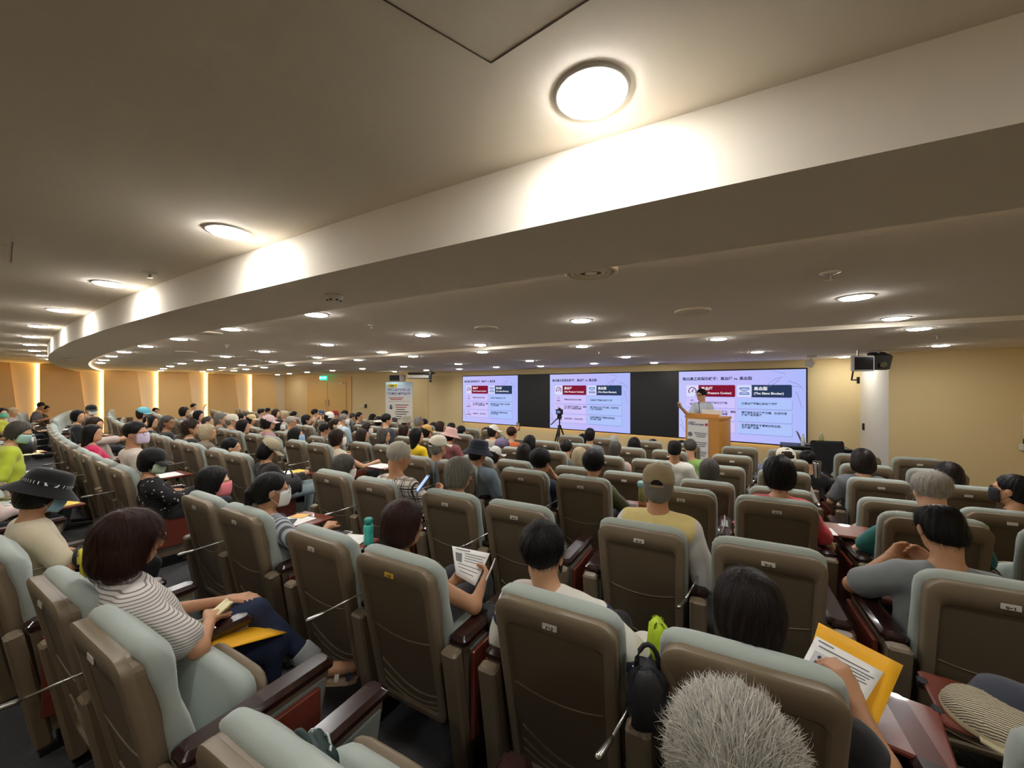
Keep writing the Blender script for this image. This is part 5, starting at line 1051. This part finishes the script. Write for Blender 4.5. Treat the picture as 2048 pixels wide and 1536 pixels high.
def solve(px, py, row, taken, wh=None):
    best = None
    for r in ([row] if row else list(ROWY)):
        X = np.linspace(-21.6, 1.9, 1200); Yh = ROWY[r] + (X - CX) ** 2 / 120 + .235 - (.11 * np.clip((-2.6 - X) / 1.0, 0, 1) if r == 8 else 0)
        cy, sy = math.cos(YAW), math.sin(YAW); xc = cy * X + sy * Yh; zc = -sy * X + cy * Yh; u = np.where(zc > .1, 1024 + FOC * xc / np.maximum(zc, .1), 1e6) - px
        for i in np.where(u[:-1] * u[1:] < 0)[0]:
            T = EYE - (py - HORY) / FOC * zc[i] - ROWZ[r]; seats = SEATS[r]; j = min(range(len(seats)), key=lambda q: abs(seats[q][1] - X[i])); off = abs(seats[j][1] - X[i])
            sc = abs(T - 1.23) + (.9 * max(0, off - .12)) + (.3 if (r, j) in taken else 0) + sum(1.6 * (.5 - abs(q[4] - X[i])) for q in PEOPLE if q[2] == r and abs(q[4] - X[i]) < .5) + 5 * max(0, T - 1.42) + 3 * max(0, 1.04 - T) + (.6 * abs(math.log(wh / (.18 * FOC / zc[i]))) if wh else 0)
            if best is None or sc < best[0]: best = (sc, r, j, float(X[i]), float(T))
    return best
SEATS = {}; PEOPLE = []
for r in ROWY:
    L = [('R', x, k) for x, k in zip(RIGHT8, RKIND8)] if r == 8 else [('R', x, k) for x, k in zip(RIGHT, RKIND)]
    if r == 8: L.append(('R', -3.87, 'l'))
    L += [('M', x, k) for x, k in zip(MID, MKIND)] + [('L', x, k) for x, k in zip(LEFT, MKIND)]
    SEATS[r] = L
OCC = {(7, 1): 'seat left down'}
for px, py, row, label, o in AUD:
    b = solve(px, py, row, OCC, o.get('w'))
    if b is None: print('NOSOL', label); continue
    sc, r, j, X, T = b
    if 'zc' in o: X = ray(px, o['zc'])[0]; T = EYE - (py - HORY) / FOC * o['zc']; j = min(range(len(SEATS[r])), key=lambda q: abs(SEATS[r][q][1] - X)); sc = 0
    OCC[(r, j)] = label
    PEOPLE.append((px, py, r, j, X, max(1.02, min(1.46, T)), label, o))
    if sc > .3: print('fit %.2f row %d seat %d X %.2f T %.2f  %s' % (sc, r, j, X, T, label))
HEADS = {}
for px, py, r, j, X, T, label, o in PEOPLE:
    o = dict(o)
    for k in ('shirt_mat', 'pants_mat', 'sleeve_mat'):
        if k in o: o[k] = MATS[o[k]] if o[k] in MATS else PAT[o[k]]()
    if 'hat' in o and len(o['hat']) > 2: o['hat'] = (*o['hat'][:2], stripe('hatband', (14, 14, 17), (220, 220, 214), 30, 'X', .86, .9))
    Y = rowy(r, X); rz = arcrot(X)
    # screen the person watches
    aim = math.atan2(-(-5.2 - X), LEDY - Y); yd = o.get('yawd', -5); o['yaw'] = math.radians(yd) if yd > 40 else .35 * (aim - rz) + math.radians(yd) * .8
    X += o.get('dx', 0); Y = rowy(r, X) if 'zc' not in o else ray(px, o['zc'])[1] - .232 - 1.35 * o.get('fwd', 0)
    for k in ('armL', 'armR'):
        if k in o and o[k][0] == 'px':
            q = []
            for a_ in o[k][1:3]:
                x_, y_ = ray(a_[0], a_[2]); d = Vector((x_ - X, y_ - Y, EYE - (a_[1] - HORY) / FOC * a_[2] - ROWZ[r])); d.rotate(Euler((0, 0, -rz))); q.append(tuple(d))
            o[k] = (*q, *o[k][3:])
    root, hd = person(label, X, Y, ROWZ[r], rz, T, o); HEADS[label] = (root, hd, T)

# ------------------------------------------------------------ seating
TABS = {}
def tab_at(r, j, px, py, rot=0, z=.70): TABS[(r, j)] = (px, py, rot, z)
CHAIRS = {}
def seat_matrix(r, j): b, x, k = SEATS[r][j]; return x, rowy(r, x), ROWZ[r], arcrot(x)
def seat_name(r, j):
    b, x, k = SEATS[r][j]; n = [q for q in range(len(SEATS[r])) if SEATS[r][q][0] == b].index(j)
    blk = {'R': 'right block', 'M': 'middle block', 'L': 'left block'}[b]; end = {'R': 'right wall', 'M': 'aisle', 'L': 'aisle'}[b]
    return 'grey auditorium chair, %s row of the %s, %s seat from the %s' % (('front' if r == 1 else 'back' if r == 8 else ORD[r - 1]), blk, ORD[n], end)
tab_at(7, 1, 2010, 1440, -.12, .66); tab_at(7, 2, 1745, 1425, -.2, .66); tab_at(7, 5, 690, 1088, .15); tab_at(7, 6, 608, 1040, .1); tab_at(6, 1, 1825, 1190, .05, .68); tab_at(5, 2, 1690, 1062, .0); tab_at(5, 4, 1285, 1015, .1); tab_at(7, 8, 345, 950, .1); tab_at(5, 8, 765, 933, .1); tab_at(6, 8, 590, 948, .1); tab_at(8, 6, 110, 1012, .1); tab_at(8, 8, 70, 945, .1); tab_at(8, 10, 62, 905, .1); tab_at(8, 12, 95, 862, .1)
LEFT_ROWS_SEEN = {8: 8, 7: 8, 6: 8, 5: 8, 4: 8, 3: 8, 2: 8, 1: 8}
SKIP = {(8, 0)}
for r in ROWY:
    for j, (blk, x, k) in enumerate(SEATS[r]):
        if (r, j) in SKIP: continue
        X, Y, Zf, rz = seat_matrix(r, j); num = None; yl = False; lab = seat_name(r, j); tb = None
        if blk == 'R' and r in (5, 6, 7) and 0 < j: num = '%d-%d' % (r, j)
        if num: lab = 'grey auditorium chair numbered %s on its brown back shell' % num
        if (r, j) == (7, 4): yl = True; lab = 'grey auditorium chair with a yellow 7-4 number plate'
        if (r, j) in TABS:
            px, py, rot, tz = TABS[(r, j)]; wx, wy = ray(px, (EYE - tz - Zf) * FOC / (py - HORY)); d = Vector((wx - X, wy - Y, 0)); d.rotate(Euler((0, 0, -rz))); tb = (d.x, d.y, tz, rot)
        CHAIRS[(r, j)] = make_chair(X, Y, Zf, rz, lab, GROUPS[blk], k, (r, j) in OCC, num, yl, tb, detail=(r >= 4 and blk == 'R') or r >= 6)

# ------------------------------------------------------------ the presenter
def inv_local(root, p):
    d = Vector(p) - Vector(root[0]); d.rotate(Euler((0, 0, -root[1]))); return d
SPZ = 8.0; hx_, hy_ = ray(1402, SPZ); SRZ = math.radians(150)
off = Vector((0, .232, 0)); off.rotate(Euler((0, 0, SRZ))); SX, SY = hx_ - off.x, hy_ - off.y
def pix(px, py, zc): x, y = ray(px, zc); return Vector((x, y, EYE - (py - HORY) / FOC * zc))
wr = inv_local(((SX, SY, F_STAGE), SRZ), pix(1364, 817, 7.62)); el_ = inv_local(((SX, SY, F_STAGE), SRZ), pix(1380, 834, 7.7))
spk_o = dict(h=.0085, stand=True, hair=('short', 'black', 1.03), glasses=(30, 26, 30), eyes=True, shirt=(196, 204, 214), collar=True, pants=(40, 42, 50), yaw=math.radians(2), pitch=.10, skin='a', sleeve='short', loose=.018,
             armR=(tuple(el_), tuple(wr), (0, 0, 1), .7), armL=((-.25, .16, 1.16), (-.16, .40, 1.20), (0, 0, -1), .4))
sp_root, sp_hd = person('presenter with glasses in a pale blue shirt gesturing behind the podium', SX, SY, F_STAGE, SRZ, EYE - (779.6 - HORY) / FOC * SPZ - F_STAGE, spk_o, 'presenter')
ck = Vector(wr) + (Vector(wr) - Vector(el_)).normalized() * .09; ck.rotate(Euler((0, 0, SRZ)))
tag(MB().rbox((0, 0, 0), (.03, .11, .022), .006).build('clicker', M_black, loc=(SX + ck.x, SY + ck.y, F_STAGE + ck.z + .015), rot=(.3, 0, SRZ)), 'black presentation clicker in the presenter hand', 'clicker')

# ------------------------------------------------------------ papers, bags and drinks
def sheet(name, label, cat, pts, m, th=.0015, bend=0, group=None, n=6):
    """a thin bent leaf through four pixel/depth corners TL TR BR BL, placed at its true depth"""
    P = [pix(*q) for q in pts]; c = sum(P, Vector()) / 4; V = []; F = []
    nr = (P[1] - P[0]).cross(P[3] - P[0]).normalized()
    for j in range(n + 1):
        for i in range(n + 1):
            u, v = i / n, j / n; q = P[0] * (1 - u) * (1 - v) + P[1] * u * (1 - v) + P[2] * u * v + P[3] * (1 - u) * v; V.append(q - c + nr * bend * math.sin(PI * u))
    for j in range(n):
        for i in range(n): k = j * (n + 1) + i; F.append((k, k + 1, k + n + 2, k + n + 1))
    o = ob(name, mesh_py(name, V, F, True), m, loc=c); md = o.modifiers.new('s', 'SOLIDIFY'); md.thickness = th
    o['label'] = label; o['category'] = cat
    if group: o['group'] = group
    def at(u, v, lift=.0012):
        q = P[0] * (1 - u) * (1 - v) + P[1] * u * (1 - v) + P[2] * u * v + P[3] * (1 - u) * v; return q - c + nr * (bend * math.sin(PI * u)) + (nr if nr.dot(Vector((0, 0, EYE)) - c) > 0 else -nr) * (lift + th)
    return o, at
def prints(o, at, rows, name='print_line', m=None):
    for (u0, u1, v, h_) in rows:
        V = [at(u0, v), at(u1, v), at(u1, v + h_), at(u0, v + h_)]; ob(name, mesh_py(name, V, [(0, 1, 2, 3)]), m or mat('print_ink', (96, 94, 98), .8), o)
# writer in the foreground: envelope and form
sheet('envelope', 'large yellow envelope under the form of the person writing', 'envelope', [(1637, 1246, 1.52), (1806, 1332, 1.38), (1748, 1466, 1.20), (1590, 1400, 1.34)], M_env, .004)
o, at = sheet('printed_form', 'white printed form with a small portrait on the yellow envelope at right', 'paper', [(1632, 1272, 1.46), (1767, 1345, 1.35), (1716, 1428, 1.21), (1580, 1370, 1.33)], M_paper, .001)
prints(o, at, [(.06, .30, .05, .02), (.10, .85, .14, .02), (.34, .94, .22, .02), (.34, .9, .28, .02), (.34, .86, .34, .02), (.34, .9, .40, .02), (.34, .8, .46, .02), (.34, .84, .52, .02), (.5, .92, .64, .008), (.5, .92, .74, .008), (.5, .92, .84, .008)])
prints(o, at, [(.08, .29, .26, .30)], 'portrait', mat('poster_pale', (206, 206, 210), .7)); 
V = [at(.13, .55, .002), at(.24, .55, .002), at(.23, .42, .002), at(.15, .42, .002)]; ob('portrait_suit', mesh_py('ps', V, [(0, 1, 2, 3)]), mat('poster_dark', (58, 54, 58), .7), o)
V = [at(.185 + .032 * math.cos(t), .36 + .05 * math.sin(t), .002) for t in np.linspace(0, 2 * PI, 13)[:-1]]; ob('portrait_head', mesh_py('ph', V, [tuple(range(12))]), mat('poster_dark', (58, 54, 58), .7), o)
# person with the white sheet
o, at = sheet('printed_sheet', 'white printed sheet held by the person in beige', 'paper', [(904, 1092, 2.22), (980, 1107, 2.16), (950, 1172, 2.02), (912, 1150, 2.08)], M_paper, .001)
prints(o, at, [(.1, .5, .06, .03), (.36, .95, .16, .02), (.36, .9, .24, .02), (.36, .94, .32, .02), (.36, .88, .40, .02), (.15, .9, .55, .02), (.15, .9, .66, .02), (.2, .8, .78, .02)]); prints(o, at, [(.08, .28, .2, .3)], 'portrait', mat('poster_grey', (120, 120, 124), .7))
tag(MB().tube([(0, 0, 0), (.012, .03, .055), (.02, .05, .1)], [.004, .0045, .003]).build('pen', M_paper, loc=pix(972, 1160, 2.0)), 'white pen in the hand of the person in beige', 'pen')
# person in striped tee: envelope, booklet
sheet('envelope', 'large yellow envelope across the lap of the person in a striped tee', 'envelope', [(463, 1204, 2.02), (574, 1266, 1.93), (446, 1301, 1.66), (388, 1264, 1.78)], M_env, .004, .035)
sheet('booklet', 'cream folded booklet on the envelope of the person in a striped tee', 'booklet', [(452, 1199, 1.96), (467, 1206, 1.93), (398, 1266, 1.70), (380, 1262, 1.72)], mat('cream_paper', (232, 222, 176), .8), .012, .01)
def bag(name, label, px, py, zc, d, c, rz=0, handle=True, group=None):
    p = pix(px, py, zc); b = thing(name, label, 'bag', p, rz, group); m = mat('bag_%d_%d_%d' % c, c, .6, bump=.5, scale=14)
    rings = []
    for z, q in ((-.5, .75), (-.42, .98), (-.1, 1.04), (.25, .95), (.45, .7), (.5, .45)):
        rings.append([(d[0] / 2 * q * math.copysign(abs(math.cos(t)) ** .6, math.cos(t)) + .01 * math.sin(5 * t + z * 7), d[1] / 2 * q * math.copysign(abs(math.sin(t)) ** .6, math.sin(t)), d[2] * z + .008 * math.sin(4 * t)) for t in np.linspace(0, 2 * PI, 25)[:-1]])
    MB().loft(rings).build('body', m, b, True)
    if handle: MB().tube([(d[0] * .3 * math.cos(t), 0, d[2] * .42 + d[2] * .45 * math.sin(t)) for t in np.linspace(0, PI, 9)], .008).build('handle', m, b, True)
    MB().tube([(-d[0] * .4, d[1] * .05, d[2] * .40), (d[0] * .4, d[1] * .05, d[2] * .42)], .004).build('zip', M_metal, b)
    return b
bag('handbag', 'black studded handbag on the lap of the person in beige', 978, 1232, 1.95, (.16, .12, .09), (22, 21, 22), 0, False)
bag('backpack', 'black backpack beside the person in white and navy jacket', 1296, 1385, 1.25, (.12, .12, .18), (20, 20, 24), .4)
bag('bag', 'neon yellow green bag next to the black backpack', 1318, 1310, 1.47, (.07, .13, .26), (186, 214, 30), .5, False)
bag('handbag', 'black bag on the lap of the person in a tan cap', 578, 968, 4.0, (.26, .2, .18), (24, 24, 26))
bag('bag', 'black folded bag on the lap beside the yellow handle', 185, 1105, 2.45, (.22, .18, .10), (20, 19, 20))
bag('drawstring_bag', 'dark green bag with pale zigzag trim at the bottom edge', 606, 1540, .93, (.15, .14, .10), (18, 44, 40), 0)
mb = MB(); mb.tube([(.066 * math.cos(t), .06 * math.sin(t), .035 + .010 * math.sin(9 * t)) for t in np.linspace(0, 2 * PI, 60)], .003, 5); mb.build('zigzag_trim', mat('pale_rope', (190, 205, 200), .7), bpy.data.objects['drawstring_bag'])
bag('bag', 'flower patterned bag on a tablet near the navy bucket hat', 1004, 886, 6.3, (.22, .18, .14), (112, 96, 128))
bag('bag', 'black bag behind the steel thermos at left', 48, 894, 4.8, (.2, .16, .16), (24, 24, 26), 0)
# shoulder strap of the jacket wearer
jr, jhd, jT = HEADS['black haired person in white and navy jacket with a black strap on the shoulder']
MB().add(*(lambda L, R_: (L + R_, [(i, i + 1, len(L) + i + 1, len(L) + i) for i in range(len(L) - 1)]))([(.115, .10 + .19 * math.sin(t) * .4 - .02, jT - .30 - .02 * t) for t in np.linspace(-.2, .2, 3)] , [(.165, .10 + .19 * math.sin(t) * .4 - .02, jT - .31 - .02 * t) for t in np.linspace(-.2, .2, 3)])) if False else None
st = [(.13, .36, jT - .50), (.14, .30, jT - .34), (.14, .22, jT - .262), (.15, .14, jT - .285), (.16, .105, jT - .38), (.17, .13, jT - .50)]
rings = []
for k, p in enumerate(st):
    a, b = Vector(st[max(0, k - 1)]), Vector(st[min(len(st) - 1, k + 1)]); t = (b - a).normalized(); s_ = Vector((1, 0, 0)); n = t.cross(s_).normalized(); p = Vector(p)
    rings.append([p - s_ * .022 - n * .003, p + s_ * .022 - n * .003, p + s_ * .022 + n * .003, p - s_ * .022 + n * .003])
MB().loft([[tuple(q) for q in r] for r in rings]).build('shoulder_strap', mat('strap_black', (16, 16, 18), .8), jr)
# yellow umbrella handle
um = thing('umbrella', 'umbrella with a bright yellow hooked handle beside the folded arms', 'umbrella', pix(165, 1140, 2.0))
MB().tube([(.02, 0, -.06)] + [(-.035 + .055 * math.cos(t), 0, .03 + .06 * math.sin(t)) for t in np.linspace(0, PI * 1.12, 12)], .012, 10).build('handle', mat('yellow_plastic', (238, 222, 60), .4), um, True)
MB().tube([(.02, 0, -.06), (.03, 0, -.75)], [.02, .035], 10).build('canopy', mat('umbrella_cloth', (40, 44, 60), .8), um, True)
# teal sports bottle on the tablet of chair 7-5
def tabz(r): return .712 + ROWZ[r]
def on_tab(px, py, z): x, y = ray(px, (EYE - z) * FOC / (py - HORY)); return (x, y, z)
tb = thing('sports_bottle', 'teal plastic sports bottle on the tablet of chair 7-5', 'bottle', on_tab(737, 1088, tabz(7)))
M_teal = mat('teal_plastic', (70, 190, 178), .2, spec=.6)
MB().lathe([(.030, 0), (.033, .006), (.033, .05), (.030, .07), (.033, .09), (.033, .125), (.026, .14)], 18).build('body', M_teal, tb, True); MB().lathe([(.028, .138), (.029, .172), (.024, .18)], 18).build('cap', mat('teal_dark', (44, 150, 140), .35), tb, True); MB().tube([(.03, 0, .15), (.045, 0, .13), (.045, 0, .09)], .004).build('strap', mat('teal_dark', (44, 150, 140), .35), tb)
db = thing('drink_bottle', 'tea bottle with pale blue lid and brown base on a tablet', 'bottle', on_tab(1285, 1018, tabz(5)))
MB().lathe([(.036, 0), (.037, .07)], 18).build('sleeve', mat('brown_sleeve', (150, 84, 44), .6), db, True); MB().lathe([(.036, .07), (.036, .19), (.034, .2)], 18).build('body', mat('green_tea', (170, 168, 104), .2), db, True); MB().lathe([(.038, .195), (.044, .2), (.044, .235), (.036, .245)], 18).build('lid', mat('lid_blue', (150, 200, 204), .4), db, True)
th = thing('thermos', 'steel thermos flask standing at the left', 'flask', on_tab(64, 903, .70))
MB().lathe([(.05, 0), (.052, .02), (.052, .2), (.04, .225), (.04, .25)], 16).build('body', M_metal, th, True); MB().lathe([(.03, .25), (.03, .29), (.02, .3)], 14).build('lid', M_metal, th, True)
tm2 = thing('tumbler', 'steel tumbler held by the person in a black tee', 'tumbler', pix(1634, 945, 4.4))
MB().lathe([(.032, -.06), (.04, .1), (.041, .12)], 16).build('body', M_metal, tm2, True); MB().lathe([(.042, .118), (.042, .128)], 16).build('lid', M_black, tm2, True)
def flat_paper(label, px, py, z, w_, d_, rot, m, cat='paper', th=.002, name='paper_sheet', group=None):
    x, y, z = on_tab(px, py, z); return tag(MB().box((0, 0, th / 2), (w_, d_, th)).build(name, m, loc=(x, y, z), rot=(0, 0, rot)), label, cat, group)
M_yp = mat('yellow_paper', (244, 214, 96), .8)
flat_paper('yellow leaflet on the tablet left of the teal bottle', 695, 1080, tabz(7), .26, .2, .3, M_yp); flat_paper('white leaflet over the yellow one left of the teal bottle', 705, 1078, tabz(7) + .003, .2, .16, .5, M_paper)
ph_ = thing('phone', 'white and black phone on papers left of the teal bottle', 'phone', on_tab(683, 1071, tabz(7) + .006), .3); MB().rbox((0, 0, .004), (.075, .15, .008), .003).build('case', M_paper, ph_); MB().box((0, 0, .0085), (.066, .13, .001)).build('screen', M_black, ph_)
flat_paper('white papers on the tablet of the person in striped grey shirt', 592, 1040, tabz(7), .24, .2, .2, M_paper); flat_paper('orange edged leaflet on the tablet of the person in striped grey shirt', 600, 1032, tabz(7) + .003, .12, .1, .5, mat('orange_paper', (240, 190, 110), .8))
ph2 = thing('phone', 'dark blue phone on white papers near the grey striped shirt', 'phone', on_tab(580, 1045, tabz(7) + .003), .9); MB().rbox((0, 0, .004), (.07, .14, .008), .003).build('case', mat('phone_blue', (30, 60, 84), .3), ph2); MB().box((0, 0, .0085), (.06, .12, .001)).build('screen', M_black, ph2)
flat_paper('white papers spread on the aisle tablet of the black cap wearer', 335, 950, tabz(7), .3, .24, .1, M_paper)
flat_paper('white page on the tablet of the tan cap wearer', 575, 945, tabz(6), .22, .2, .1, M_paper); flat_paper('yellow page on the tablet of the tan cap wearer', 597, 942, tabz(6) + .003, .18, .16, .3, M_yp)
flat_paper('white page under the bare arm on the tablet left of the plaid shirt', 762, 932, tabz(5), .3, .24, .1, M_paper)
flat_paper('yellow papers on the tablet beside the black bucket hat', 122, 1008, tabz(8), .24, .2, .1, M_yp); flat_paper('white pad on the tablet beside the black bucket hat', 98, 1016, tabz(8) + .003, .16, .12, .4, M_paper)
flat_paper('white open pages on the left edge tablet', 80, 942, tabz(8), .3, .24, .1, M_paper); flat_paper('cream pages on the tablet behind the left edge tablet', 62, 908, tabz(8), .26, .2, .1, mat('cream_paper', (232, 222, 176), .8))
flat_paper('white page before the man bent over writing', 98, 860, tabz(8), .3, .24, 0, M_paper)
flat_paper('white note on the tablet of the coral tee wearer', 1650, 1062, tabz(5), .12, .16, .2, M_paper)
wl = thing('wallet', 'dark wallet on the tablet beside the tea bottle', 'wallet', on_tab(1262, 1018, tabz(5)), .3); MB().rbox((0, 0, .008), (.1, .16, .016), .005).build('cover', M_black, wl); MB().rbox((.01, .01, .02), (.08, .13, .008), .003).build('flap', mat('dark_brown', (60, 40, 26), .6), wl)
bp_ = HEADS['white haired man in a plaid shirt holding a blue phone']; pp = thing('phone', 'blue phone in the hands of the man in plaid', 'phone', pix(846, 967, 2.95), -.6); pp.rotation_euler = (.9, 0, -.5); MB().rbox((0, 0, 0), (.075, .15, .009), .003).build('case', mat('phone_case_blue', (70, 110, 190), .35), pp); MB().box((0, 0, .005), (.064, .13, .001)).build('screen', mat('phone_lit', emit=(190, 210, 240), es=.35), pp)
# caps on the tablet in the lower right corner
cp = thing('flat_cap', 'beige houndstooth cap lying on the tablet at the lower right', 'cap', on_tab(1985, 1445, .672), .6)
hm = wave_mat('houndstooth', (206, 194, 164), (92, 84, 70), 48, .9, 'DIAGONAL', 3, lo=.45, hi=.55)
MB().loft([el_ring(.115, .0), el_ring(.12, .02), el_ring(.105, .05), el_ring(.06, .07), el_ring(.006, .075)]).build('crown', hm, cp, True); MB().loft([el_ring(.118, -.002), el_ring(.122, .01), el_ring(.118, .022)], cap=False).build('hat_band', mat('beige_band', (200, 188, 152), .9), cp, True)
A = []; B = []
for k in range(11): t = math.radians(200 + 140 * k / 10); A.append((.11 * math.cos(t), .12 * math.sin(t) - .01, .012)); B.append((.13 * math.cos(t), .19 * math.sin(t) - .01, .004))
MB().loft([[*A, *B[::-1]], [(x, y, z - .006) for x, y, z in [*A, *B[::-1]]]]).build('visor', mat('beige_band', (200, 188, 152), .9), cp)
c2 = thing('cap', 'navy cap behind the beige houndstooth cap', 'cap', on_tab(2025, 1425, .672), .2); MB().loft([el_ring(.10, 0), el_ring(.105, .03), el_ring(.085, .075), el_ring(.04, .095), el_ring(.005, .1)]).build('crown', cloth_mat((52, 56, 70)), c2, True)
MB().loft([el_ring(.107, 0), el_ring(.109, .012), el_ring(.104, .014)], cap=False).build('edge_trim', mat('cream_paper', (232, 222, 176), .8), c2, True)
# raised phones
def phone(label, px, py, zc, rz=.6):
    p = thing('phone', label, 'phone', pix(px, py, zc), rz); MB().rbox((0, 0, 0), (.08, .012, .16), .003).build('case', M_black, p); MB().box((0, -.0065, 0), (.07, .001, .14)).build('screen', mat('phone_lit2', emit=(150, 120, 90), es=.3), p)
def wrist_of(label, key, fwd=.07):
    root, hd, T = HEADS[label]; a = arm_pose(dict((l[3], l[4]) for l in AUD)[label].get(key), 1 if key == 'armR' else -1, T, {}); wv = Vector(a[2]); dv = (wv - Vector(a[1])).normalized(); q = wv + dv * fwd + Vector((0, .02, .02)); q.rotate(Euler((0, 0, root.rotation_euler.z))); return root.location + q, root.rotation_euler.z
for lab, key, txt in (('black haired man holding up a phone near the lit wall strip', 'armR', 'phone held up near the lit wall strip'), ('person with fluffy black hair taking a photo', 'armR', 'phone of the person with fluffy black hair'), ('brown haired person in orange raising a phone under the black panel', 'armL', 'phone raised under the first black panel'), ('brown haired person raising a phone with a bare arm', 'armR', 'dark phone raised with a bare arm at far left')):
    q, rz_ = wrist_of(lab, key); p = thing('phone', txt, 'phone', q, rz_); MB().rbox((0, 0, .02), (.08, .012, .16), .003).build('case', M_black, p); MB().box((0, -.0065, .02), (.07, .001, .14)).build('screen', mat('phone_lit2', emit=(150, 120, 90), es=.3), p)
# sandals and rolled cuffs of the striped-tee person
sr, shd, sT = HEADS['person in striped white tee and rolled jeans with a yellow envelope on the lap']
LEGS = [l for l in AUD if l[3].startswith('person in striped white tee')][0][4]['legs']
for (hp, kn, an, to) in LEGS:
    kn, an, to = Vector(kn), Vector(an), Vector(to); d = (an - kn).normalized(); c0 = an - d * .05
    MB().tube([c0 - d * .07, c0 - d * .06, c0 + d * .02, c0 + d * .025], [.056, .062, .064, .058], 16).build('jeans_cuff', mat('cuff_denim', (150, 152, 150), .9, bump=.3, scale=120), sr, True)
    fd = (to - an); fd.z *= .6; fd.normalize(); sd = fd.cross(Vector((0, 0, 1))).normalized(); up = sd.cross(fd).normalized(); heel = an - Vector((0, 0, .07)) - fd * .03; ctr = lambda t: heel + fd * t
    rings = []
    for t, w_ in ((-.03, .022), (-.01, .034), (.05, .034), (.12, .04), (.19, .043), (.235, .03), (.245, .015)):
        p = ctr(t); rings.append([tuple(p - sd * w_), tuple(p + sd * w_), tuple(p + sd * w_ - up * .024), tuple(p - sd * w_ - up * .024)])
    so = MB().loft(rings).build('sandal_sole', mat('cork', (176, 148, 118), .8), sr)
    for t, c, rr in ((.05, (46, 54, 74), .042), (.13, (206, 198, 184), .043), (.19, (46, 54, 74), .043)):
        p = ctr(t); MB().loft([[tuple(p + sd * rr * math.cos(a) + up * (.052 if t < .1 else .038) * math.sin(a) * 1.25 + fd * e) for a in np.linspace(0, PI, 11)] for e in (-.011, .011)], cap=False).build('sandal_strap', cloth_mat(c), so)
